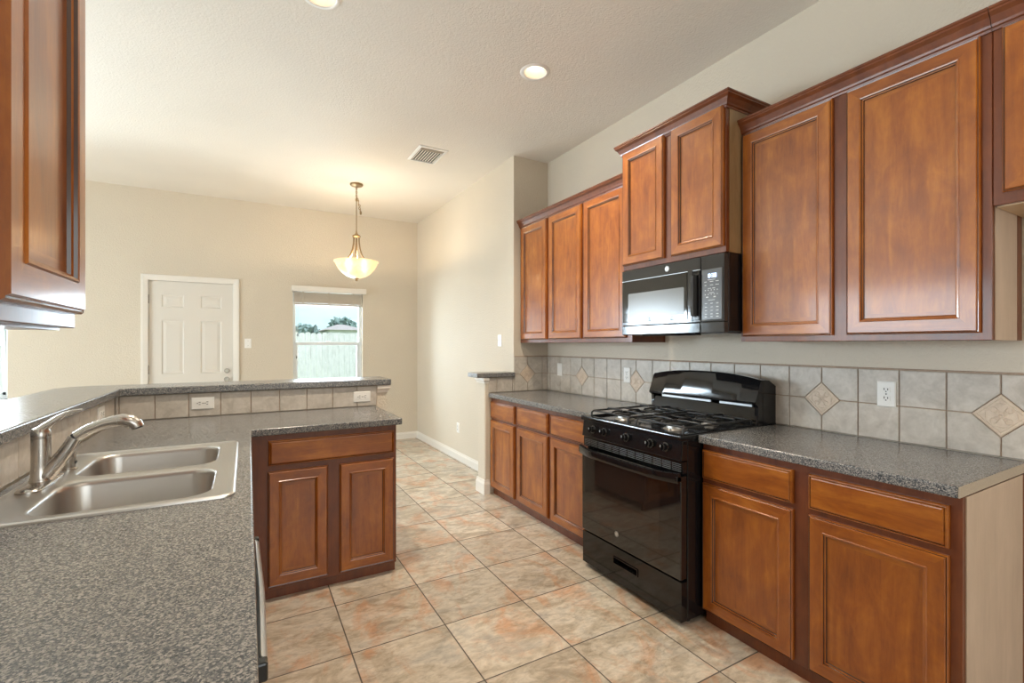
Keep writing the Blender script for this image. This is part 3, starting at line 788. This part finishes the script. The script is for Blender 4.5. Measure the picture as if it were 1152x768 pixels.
# handle: broad bowed bar across the top of the door
mb = MB(); n = 18; top, bot = [], []
rings = []
for k in range(n+1):
    u = k/n; x = .002+u*(SW-.004); bow = math.sin(PI*u)
    y = -.018-.034*min(1, bow*2.2); zc = .714-.006*bow; hh = .022+.006*abs(2*u-1)**3
    rings.append([(x, y, zc-hh*.8), (x, y-.006, zc), (x, y-.002, zc+hh*.9), (x, y+.014, zc+hh), (x, y+.018, zc-hh*.5)])
mb.loops(rings, True, True, True); mb.build('handle', M['black'], od, smooth=50)
for x0, x1 in ((.002, .05), (SW-.05, SW-.002)):
    mb = MB(); mb.box(x0, x1, -.026, .006, .700, .726); mb.build('handle_mount', M['black'], od, .003)
# vent strip
mb = MB(); mb.box(.004, SW-.004, .014, .045, .735, .790); vs = mb.build('vent_panel', M['black'], st)
mb = MB()
for i in range(12):
    for j in range(5):
        x = .018+i*.0615; mb.box(x, x+.052, .009, .0142, .743+j*.0085, .7458+j*.0085)
mb.build('vent_louvres', M['panelgrey'], vs)
# knob panel (tilted) and manifold lip
mb = MB(); mb.prism([(.000, .795), (.012, .893), (.05, .893), (.05, .795)], .002, SW-.002, (1, 2, 0)); kp = mb.build('control_panel', M['black'], st, .004)
for x in (.107, .206, .385, .560, .659):
    mb = MB(); mb.M = Matrix.Translation((x, .0065, .846)) @ Matrix.Rotation(math.radians(-7), 4, 'X')
    mb.lathe([(.0, -.030), (.014, -.030), (.0165, -.027), (.0175, -.010), (.024, -.006), (.0245, .004)], (0, 0, 0), 24, False, False, 'y')
    mb.box(-.004, .004, -.037, -.028, -.016, .016); kn = mb.build('knob', M['black'], st, smooth=35)
    mb = MB(); mb.box(x-.0008, x+.0008, -.0335, -.031, .850, .861); mb.build('pointer_mark', M['mark'], kn)
# cooktop
mb = MB(); 
ct_prof = [(-.004, .893), (-.006, .902), (.000, .916), (.012, .9185), (.040, .9185), (.052, .910)]
outer = [( .0, -.004), (SW, -.004)]
rings = []
for i, z in ((0, .893), (-.002, .902), (.002, .916), (.012, .9195), (.030, .9195), (.044, .908)):
    rings.append([(i, -.002+i, z), (SW-i, -.002+i, z), (SW-i, .690-i*.6, z), (i, .690-i*.6, z)])
mb.loops(rings, True, True, True); mb.build('cooktop', M['black'], st, smooth=30)
# burners
for bx, by, br in ((.19, .175, .042), (.57, .175, .046), (.19, .45, .036), (.57, .45, .032)):
    mb = MB(); mb.lathe([(br+.016, .908), (br+.012, .912), (br, .914), (br-.002, .926), (br-.012, .930), (0, .930)], (bx, by, 0), 28, True)
    bu = mb.build('burner_base', M['alu'], st, smooth=35)
    mb = MB(); mb.lathe([(br-.006, .929), (br-.004, .934), (br-.010, .938), (0, .938)], (bx, by, 0), 28, True); mb.build('burner_cap', M['blackmatte'], bu, smooth=35)
# grates: one per side, bent rods
for gx in (.19, .57):
    mb = MB(); hw = .158; yA, yB = .050, .585; zt = .952; rr = .0056
    def rod(p): mb.tube(p, rr, 8)
    for sx in (-1, 1):   # side rails bent down into feet
        x = gx+sx*hw
        rod([(x, yA, .914), (x, yA+.002, .938), (x, yA+.016, .946), (x, (yA+yB)/2, .946), (x, yB-.016, .946), (x, yB-.002, .938), (x, yB, .914)])
    for y in (yA+.02, (yA+yB)/2, yB-.02): rod([(gx-hw, y, .946), (gx+hw, y, .946)])
    for y in (.175, .45):
        ring = [(gx+.068*math.cos(a), y+.068*math.sin(a), .944) for a in [2*PI*k/24 for k in range(25)]]
        mb.tube(ring, .0042, 8, cap=False)
        for dx, dy in ((1, 0), (-1, 0), (0, 1), (0, -1)):
            L = hw if dx else .125
            if dy > 0 and y > .4: L = yB-.02-y
            if dy < 0 and y < .2: L = y-yA-.02
            rod([(gx+dx*L, y+dy*L, .946), (gx+dx*(L-.012), y+dy*(L-.012), .956), (gx+dx*.062, y+dy*.062, .958), (gx+dx*.030, y+dy*.030, .956), (gx+dx*.024, y+dy*.024, .948)])
    mb.build('grate', M['blackmatte'], st, smooth=50)
# backguard
mb = MB(); mb.prism([(.578, .905), (.602, 1.012), (.70, 1.012), (.70, .905)], .004, SW-.004, (1, 2, 0)); mb.build('backguard_base', M['black'], st, .004)
mb = MB(); rings = []; n = 24
for k in range(n+1):
    u = k/n; x = u*SW; arch = 1-abs(2*u-1)**2.4; zt = 1.158+.034*arch; e = .0
    rings.append([(x, .572, 1.030), (x, .570, 1.042), (x, .612, zt-.010), (x, .622, zt), (x, .690, zt-.004), (x, .752, 1.12), (x, .752, 1.0), (x, .60, 1.02)])
mb.loops(rings, True, True, True); mb.build('backguard_hood', M['black'], st, smooth=28)
for x in (-.001, SW-.019):
    mb = MB(); mb.prism([(.571, 1.032), (.571, 1.042), (.613, 1.149), (.623, 1.159), (.690, 1.155), (.753, 1.121), (.753, .90), (.592, .90), (.592, 1.018)], x, x+.02, (1, 2, 0)); mb.build('backguard_side', M['black'], st)
mb = MB()
for x0, x1 in ((.10, .28), (.285, .47), (.53, .73)): mb.box(x0, x1, .584, .60, 1.014, 1.026)
mb.build('rear_vent', M['steel'], st)
mb = MB(); mb.box(.03, SW-.03, .70, .752, .0+.2, 1.0); mb.build('back_panel', M['black'], st)

# ------------------------------------------------------------------ microwave
mw = thing('microwave', 'black over range microwave hung below the raised cabinet', 'microwave', (2.10, 2.288, 0), RZ)
MW = .745; mz0, mz1 = 1.408, 1.819
mb = MB(); mb.box(.0, MW, .035, XR-2.10-.004, mz0+.012, mz1); mb.build('body', M['black'], mw, .003)
mb = MB(); mb.box(.06, MW-.03, .05, .40, mz0, mz0+.014); u_ = mb.build('underside_vent', M['panelgrey'], mw, .003)
mb = MB(); mb.prism([(.002, mz0+.008), (.02, mz0-.006), (.06, mz0-.006), (.06, mz0+.012)], .17, .56, (1, 2, 0)); mb.build('filter_lip', M['black'], mw)
# door
mb = MB(); mb.box(.002, .600, .004, .034, mz0+.062, mz1-.003); md = mb.build('door', M['darkgrey'], mw, .003)
mb = MB(); mb.box(.012, .516, .0005, .006, 1.490, 1.748); fr = mb.build('door_glass', M['blackglass'], md, .002)
mb = MB(); lp = rrect(.062, .496, 1.515, 1.668, .008, 3); mb.loops([[(p[0], -.0008, p[1]) for p in lp], [(p[0], .003, p[1]) for p in lp]], True, True, True); mb.build('door_window', M['winmesh'], fr)
mb = MB(); mb.box(.006, .600, .0, .006, 1.7475, 1.7495); mb.build('trim_line', M['steel'], md)
mb = MB(); mb.lathe([(0, -.001), (.0120, -.001), (.013, .005)], (.372, .003, 1.785), 24, False, False, 'y'); mb.lathe([(.0145, .001), (.016, .001), (.016, .005)], (.372, .002, 1.785), 24, False, False, 'y'); mb.build('brand_emblem', M['emblem'], md)
mb = MB(); mb.box(.002, .600, .002, .034, mz0+.004, mz0+.060); mb.build('bottom_grille', M['black'], mw, .004)
# handle
mb = MB(); mb.box(.521, .552, -.002, .006, 1.478, 1.752); mb.build('handle_plate', M['darkgrey'], md, .002)
mb = MB(); mb.box(.556, .600, -.004, .006, 1.482, 1.742); mb.build('handle_recess', M['black'], md, .002)
mb = MB(); mb.loops([[(.560, -.006, z), (.564, y, z), (.582, y, z), (.586, -.006, z)] for z, y in ((1.500, -.006), (1.506, -.030), (1.56, -.036), (1.68, -.036), (1.716, -.030), (1.722, -.006))], True, True, True); mb.build('handle', M['darkgrey'], md, .003)
# control side
mb = MB(); mb.box(.603, MW-.002, .004, .036, mz0+.062, mz1-.003); mc = mb.build('control_column', M['darkgrey'], mw, .003)
mb = MB(); mb.box(.603, MW-.002, .003, .036, mz0+.004, mz0+.060); mb.build('control_column_base', M['darkgrey'], mw, .003)
mb = MB(); mb.box(.611, .733, .0, .006, 1.480, 1.744); cp = mb.build('keypad', M['panelgrey'], mc, .002)
mb = MB()
def mk(x, z, w, h=.003): mb.box(x-w/2, x+w/2, -.0008, .001, z-h/2, z+h/2)
for z, row in ((1.688, [(.672, .045)]), (1.678, [(.635, .014), (.672, .02), (.705, .018)]), (1.660, [(.635, .010), (.672, .018), (.705, .020)]), (1.643, [(.66, .02), (.685, .016)]),
               (1.620, [(.672, .03)]), (1.582, [(.672, .04)])):
    for x, w in row: mk(x, z, w)
for z in (1.634, 1.612):
    for k in range(5): mk(.634+k*.018, z, .005, .005)
for z in (1.565, 1.546, 1.528, 1.510, 1.496):
    for k in range(3): mk(.638+k*.034, z, .014, .004)
for x in (.645, .690): mk(x, 1.598, .014, .006)
mb.build('keypad_marks', M['mark'], cp)
def seg7(mb, x, z, s, w, h, y):
    t = .0026
    S7 = {'a': (0, w, h-t, h), 'g': (0, w, h/2-t/2, h/2+t/2), 'd': (0, w, 0, t), 'f': (0, t, h/2, h), 'b': (w-t, w, h/2, h), 'e': (0, t, 0, h/2), 'c': (w-t, w, 0, h/2)}
    for c in s:
        a = S7[c]; mb.box(x+a[0], x+a[1], y, y+.001, z+a[2], z+a[3])
mb = MB()
for x, s in ((.652, 'abcdef'), (.672, 'abgcd'), (.688, 'abcdefg')): seg7(mb, x, 1.699, s, .012, .020, -.0012)
mb.box(.667, .6695, -.0012, -.0002, 1.703, 1.7055); mb.box(.667, .6695, -.0012, -.0002, 1.712, 1.7145)
mb.build('clock_digits', M['display'], cp)

# ------------------------------------------------------------------ sink
sk = thing('kitchen_sink', 'stainless double bowl sink set in the left countertop', 'sink', (0, 0, CT))
mb = MB(); mb.sm = True
def ring(x0, x1, y0, y1, r, z, n=6): return [(p[0], p[1], z) for p in rrect(x0, x1, y0, y1, r, n)]
X0, X1, Y0, Y1 = SK
prof = [(0, .0004), (.001, .005), (.006, .0085), (.012, .008), (.017, .0045), (.022, .004)]
mb.loops([ring(X0+i, X1-i, Y0+i, Y1-i, .036-i*.5, z) for i, z in prof])
bowls = [(-.500, -.088, 2.040, 2.405, .075), (-.500, -.082, 1.622, 1.975, .075)]
i = .022
mb.plate(rrect(X0+i, X1-i, Y0+i, Y1-i, .036-i*.5), [rrect(*b[:4], b[4]) for b in bowls], None, .004)
o_deck = None
for b in bowls:
    bx0, bx1, by0, by1, r = b; rings = []
    for ins, z in ((0, .004), (.003, .003), (.007, -.002), (.010, -.012), (.020, -.14), (.028, -.165), (.045, -.178), (.075, -.184)):
        rings.append(ring(bx0+ins, bx1-ins, by0+ins, by1-ins, max(.012, r-ins*.75), z))
    cx, cy = (bx0+bx1)/2, (by0+by1)/2
    rings.append([(cx+(p[0]-cx)*.28, cy+(p[1]-cy)*.28, -.187) for p in rings[-1]])
    mb.loops(rings, True, False, True)
mb.build('basin', M['sink'], sk, smooth=40)
for b in bowls:
    mb = MB(); mb.lathe([(.052, -.186), (.050, -.1835), (.042, -.1845), (.036, -.1865), (.0, -.1865)], ((b[0]+b[1])/2, (b[2]+b[3])/2, 0), 24, True); dn = mb.build('drain', M['nickel'], sk, smooth=40)
    mb = MB(); mb.lathe([(.012, -.1865), (.012, -.178), (.004, -.174), (0, -.174)], ((b[0]+b[1])/2, (b[2]+b[3])/2, 0), 14); mb.build('strainer_knob', M['nickel'], dn, smooth=40)

# faucet
fc = thing('kitchen_faucet', 'brushed nickel pull out faucet on the sink deck', 'faucet', (-.553, 2.0, CT+.0045))
mb = MB(); lp = lambda i, z: [(p[0], p[1], z) for p in rrect(-.030+i, .030-i, -.125+i, .125-i, .0299-i, 8)]
mb.loops([lp(0, 0), lp(0, .005), lp(.004, .009), lp(.012, .011)], True, True, True); mb.build('deck_plate', M['nickel'], fc, smooth=40)
mb = MB(); mb.lathe([(.028, .010), (.027, .016), (.0245, .022), (.0235, .06), (.0235, .143)], (0, 0, 0), 28, True, True); fb = mb.build('body', M['nickel'], fc, smooth=40)
mb = MB(); mb.tube([(-.002, 0, .014), (.018, 0, .034), (.042, 0, .068), (.064, 0, .104), (.080, 0, .136)], [.023, .0235, .0215, .0188, .0168], 18); mb.build('spout_base', M['nickel'], fc, smooth=45)
mb = MB(); mb.tube([(.0795, 0, .1355), (.083, 0, .139)], .0150, 18); mb.build('joint_ring', M['slot'], fc, smooth=45)
pts = [(.083, 0, .139), (.112, 0, .158), (.145, 0, .1725), (.175, 0, .181), (.200, 0, .1825), (.220, 0, .177), (.233, 0, .166), (.237, 0, .156)]
mb = MB(); mb.tube(pts, [.0165, .0168, .0172, .0185, .0212, .0225, .0215, .0195], 18); sh = mb.build('spray_head', M['nickel'], fc, smooth=45)
mb = MB(); mb.tube([(.2372, 0, .157), (.2385, 0, .1525)], .0155, 16); mb.build('nozzle', M['slot'], sh, smooth=45)
mb = MB(); mb.lathe([(.0230, .1435), (.0235, .147), (.0235, .160), (.019, .172), (.008, .177), (0, .178)], (0, 0, 0), 28, True); hb = mb.build('handle_cap', M['nickel'], fc, smooth=40)
mb = MB(); mb.tube([(-.014, 0, .160), (.010, 0, .176), (.034, 0, .197), (.058, 0, .215), (.078, 0, .222), (.099, 0, .2235)], [.014, .0165, .0125, .0085, .0068, .0058], 14, flat=.75); mb.build('lever', M['nickel'], fc, smooth=45)
ag = thing('air_gap_cap', 'short brushed nickel cylinder on the deck behind the faucet', 'air gap', (-.535, 2.185, CT+.004))
mb = MB(); mb.lathe([(.027, 0), (.027, .004), (.021, .006), (.021, .014), (.022, .016), (.022, .062), (.019, .068), (0, .070)], (0, 0, 0), 24, True); mb.build('cap', M['nickel'], ag, smooth=40)
mb = MB(); mb.box(.0205, .0225, -.008, .008, .020, .028); mb.build('vent_slot', M['slot'], ag)

# ------------------------------------------------------------------ pendant
pe = thing('pendant_light', 'alabaster bowl pendant lamp hanging over the dining area', 'pendant lamp', (1.064, 5.346, ZC))
zz = lambda z: z-ZC
mb = MB(); mb.lathe([(.066, 0), (.070, -.010), (.062, -.022), (.030, -.030), (.010, -.034), (0, -.034)], (0, 0, 0), 28, True); mb.build('canopy', M['bronze'], pe, smooth=40)
mb = MB()
def link(c, ax, s=.014):
    pts = []
    for k in range(13):
        a = 2*PI*k/12; u, v = .008*math.cos(a), s*math.sin(a)
        pts.append((c[0]+(u if ax == 0 else 0), c[1]+(u if ax else 0), c[2]+v))
    mb.tube(pts, .0040, 6, cap=False)
for k in range(6): link((0, 0, -.045-k*.022), k % 2)
mb.build('chain', M['bronze'], pe, smooth=50)
mb = MB()
for k in range(10):
    u = k/9; link((.012+.035*math.sin(PI*u*.9), .0, -.165-.16*math.sin(PI*u)*.9-.02*u), k % 2, .012)
mb.build('spare_chain', M['bronze'], pe, smooth=50)
mb = MB(); mb.tube([(0, 0, -.155), (0, 0, zz(2.56))], .0055, 10); mb.lathe([(.012, -.16), (.012, -.185), (.007, -.19)], (0, 0, 0), 12, True, True); mb.build('stem', M['bronze'], pe, smooth=45)
mb = MB(); mb.lathe([(.006, zz(2.60)), (.010, zz(2.575)), (.020, zz(2.56)), (.042, zz(2.545)), (.044, zz(2.530)), (.036, zz(2.522)), (0, zz(2.522))], (0, 0, 0), 24, True); mb.build('hub', M['bronze'], pe, smooth=45)
for k in range(6):
    a = 2*PI*k/6+.2; ca, sa = math.cos(a), math.sin(a)
    prof = [(.030, 2.525), (.034, 2.46), (.044, 2.40), (.066, 2.335), (.100, 2.283), (.118, 2.270)]
    mb = MB(); mb.tube([(r_*ca, r_*sa, zz(z)) for r_, z in prof], .006, 8); mb.build('arm', M['bronze'], pe, smooth=45)
mb = MB(); mb.lathe([(.120, zz(2.272)), (.124, zz(2.266)), (.116, zz(2.262)), (.112, zz(2.270)), (.120, zz(2.272))], (0, 0, 0), 32); mb.build('arm_ring', M['bronze'], pe, smooth=45)
bp_ = [(.236, 2.262), (.237, 2.255), (.224, 2.240), (.211, 2.212), (.188, 2.172), (.150, 2.132), (.104, 2.099), (.050, 2.080), (.012, 2.077)]
inn = [(.012, 2.083), (.050, 2.086), (.106, 2.102), (.146, 2.137), (.182, 2.176), (.204, 2.214), (.217, 2.243), (.228, 2.256), (.236, 2.262)]
mb = MB(); mb.lathe([(r_, zz(z)) for r_, z in bp_+inn], (0, 0, 0), 40); mb.build('glass_bowl', M['bowl'], pe, smooth=45)
mb = MB(); mb.lathe([(.024, zz(2.084)), (.026, zz(2.076)), (.018, zz(2.068)), (.012, zz(2.064)), (.016, zz(2.054)), (.010, zz(2.044)), (0, zz(2.042))], (0, 0, 0), 18, True); mb.build('finial', M['bronze'], pe, smooth=45)
mb = MB(); mb.tube([(0, 0, zz(2.525)), (0, 0, zz(2.08))], .004, 8); mb.build('centre_rod', M['bronze'], pe)
for sx in (-1, 1):
    mb = MB(); mb.lathe([(0, .030), (.018, .022), (.024, .004), (.018, -.014), (.012, -.03), (.012, -.05)], (sx*.085, 0, zz(2.19)), 16); mb.build('bulb', M['bulb'], pe, smooth=50)
    l = bpy.data.lights.new('pendant_bulb_light', 'POINT'); l.energy = 8; l.color = WARM; l.shadow_soft_size = .03
    lo = bpy.data.objects.new('pendant_bulb_light', l); COL.objects.link(lo); lo.location = (1.064+sx*.085, 5.346, 2.25)

# ------------------------------------------------------------------ recessed cans and vent
def can_light(x, y, lab, power=54):
    r = thing('recessed_light', lab, 'recessed light', (x, y, ZC))
    mb = MB(); mb.lathe([(.0715, .0), (.0715, -.003), (.076, -.0065), (.090, -.0055), (.097, -.0005)], (0, 0, 0), 40); mb.build('trim_ring', M['white'], r, smooth=40)
    mb = MB(); mb.lathe([(.071, -.002), (.069, .02), (.062, .075), (.054, .115), (.0, .118)], (0, 0, 0), 40); mb.build('baffle', M['baffle'], r, smooth=40)
    mb = MB(); mb.lathe([(.030, .116), (.044, .098), (.045, .084), (.038, .074), (.022, .069), (0, .068)], (0, 0, 0), 32); mb.build('bulb', M['bulb'], r, smooth=50)
    l = bpy.data.lights.new('recessed_and_fill_light', 'SPOT'); l.energy = power; l.color = (1, .86, .68); l.spot_size = math.radians(140); l.spot_blend = .9; l.shadow_soft_size = .045
    lo = bpy.data.objects.new('recessed_and_fill_light', l); COL.objects.link(lo); lo.location = (x, y, ZC-.012)
    return r
can_light(*CANS[0], 'recessed ceiling light in front of the raised cabinet')
can_light(*CANS[1], 'recessed ceiling light cut by the top edge of the photo')
for x in (.334, 1.63):  # two unseen fill spots added behind the camera, without fixtures
    l = bpy.data.lights.new('recessed_and_fill_light', 'SPOT'); l.energy = 15; l.color = (1, .86, .68); l.spot_size = math.radians(140); l.spot_blend = .9; l.shadow_soft_size = .06
    lo = bpy.data.objects.new('recessed_and_fill_light', l); COL.objects.link(lo); lo.location = (x, .2, ZC-.02)
v = thing('ceiling_vent', 'white louvred air vent on the ceiling near the dining wall', 'vent', (1.475, 4.20, ZC))
mb = MB(); a, b = .135, .185
mb.loops([[(-a+i, -b+i, z), (a-i, -b+i, z), (a-i, b-i, z), (-a+i, b-i, z)] for i, z in ((0, 0), (.002, -.006), (.024, -.010), (.026, 0))]); mb.build('vent_frame', M['white'], v)
mb = MB(); mb.box(-a+.02, a-.02, -b+.02, b-.02, -.001, 0); mb.build('duct_opening', M['slot'], v)
for k in range(9):
    mb = MB(); x = -.098+k*.0245; mb.M = Matrix.Translation((x, .02, -.005)) @ Matrix.Rotation(math.radians(35), 4, 'Y'); mb.box(-.0045, .0045, -.125, .125, -.0007, .0007); mb.build('louvre', M['slat'], v)
for k in range(3):
    mb = MB(); y = -.150+k*.022; mb.M = Matrix.Translation((0, y, -.005)) @ Matrix.Rotation(math.radians(-35), 4, 'X'); mb.box(-.108, .108, -.0045, .0045, -.0007, .0007); mb.build('louvre', M['slat'], v)

# ------------------------------------------------------------------ outside the windows
slab('ground', (-30, 30, YF+.17, 60, -.5, -.25), 'grass', 'back yard lawn outside the window', 'ground')
mb = MB(); x = -14.0
while x < 12:
    w_ = .135+random.random()*.01; zt = 1.66+random.random()*.03
    mb.prism([(x, -.25), (x+w_, -.25), (x+w_, zt-.04), (x+w_-.03, zt), (x+.03, zt), (x, zt-.04)], 14.0, 14.02, (0, 2, 1)); x += w_+.006
f_ = thing('wooden_fence', 'weathered grey board fence across the yard outside', 'fence', (0, 0, -.25))
o = mb.build('boards', M['fence'], f_); o.location = (0, 0, .25)
mb = MB()
for z in (.2, .8, 1.4): mb.box(-14, 12, 14.02, 14.06, z, z+.09)
o = mb.build('rails', M['fence'], f_); o.location = (0, 0, .25)
def house(x0, x1, y0, y1, ze, zp, lab):
    r = thing('house', lab, 'house', ((x0+x1)/2, (y0+y1)/2, -.25)); c = r.location
    mb = MB(); mb.box(x0+.4-c.x, x1-.4-c.x, y0+.4-c.y, y1-.4-c.y, 0, ze+.25); mb.build('house_wall', M['siding'], r)
    mb = MB(); xm0, xm1 = x0+(x1-x0)*.42, x0+(x1-x0)*.58; ym = (y0+y1)/2
    e = ze+.25; p = zp+.25
    A = [(x0-c.x, y0-c.y, e), (x1-c.x, y0-c.y, e), (x1-c.x, y1-c.y, e), (x0-c.x, y1-c.y, e)]
    B = [(xm0-c.x, ym-c.y, p), (xm1-c.x, ym-c.y, p)]
    V = [mb.v(q) for q in A]; T = [mb.v(q) for q in B]
    mb.f([V[0], V[1], T[1], T[0]]); mb.f([V[1], V[2], T[1]]); mb.f([V[2], V[3], T[0], T[1]]); mb.f([V[3], V[0], T[0]]); mb.f(V[::-1])
    mb.build('roof', M['shingle'], r); return r
house(6.0, 9.6, 43, 50, 2.62, 3.22, 'pale roofed house beyond the fence in the window')
def tree(x, y, h, r_, lab):
    t = thing('tree', lab, 'tree', (x, y, -.25), 0, 'trees beyond the fence')
    mb = MB(); mb.tube([(0, 0, 0), (.05, 0, h*.5), (0, .05, h*.8)], [.18, .13, .06], 8); mb.build('trunk', M['bark'], t)
    mb = MB(); rnd = random.Random(x*7+y)
    for k in range(420):
        a, b = rnd.random()*2*PI, math.acos(2*rnd.random()-1); q = r_*(rnd.random()**.4)
        p = Vector((q*math.sin(b)*math.cos(a), q*math.sin(b)*math.sin(a), h-r_*.6+q*.62*math.cos(b)))
        s = .16+.2*rnd.random(); mb.M = Matrix.Translation(p) @ Matrix.Rotation(rnd.random()*6, 4, Vector((rnd.random(), rnd.random(), rnd.random()+.1)).normalized())
        mb.f([mb.v((-s, -s*.5, 0)), mb.v((s, -s*.5, .03)), mb.v((s*.7, s*.6, 0)), mb.v((-s*.7, s*.6, .05))])
    mb.build('foliage', M['leaf'], t, weld=False); return t
tree(9.1, 53, 4.35, 1.45, 'bushy tree standing above the pale roof')
tree(4.6, 47, 3.35, 1.5, 'left bushy tree showing over the fence')
tree(6.3, 56, 3.3, 1.3, 'low tree between the pale roof and the left tree')
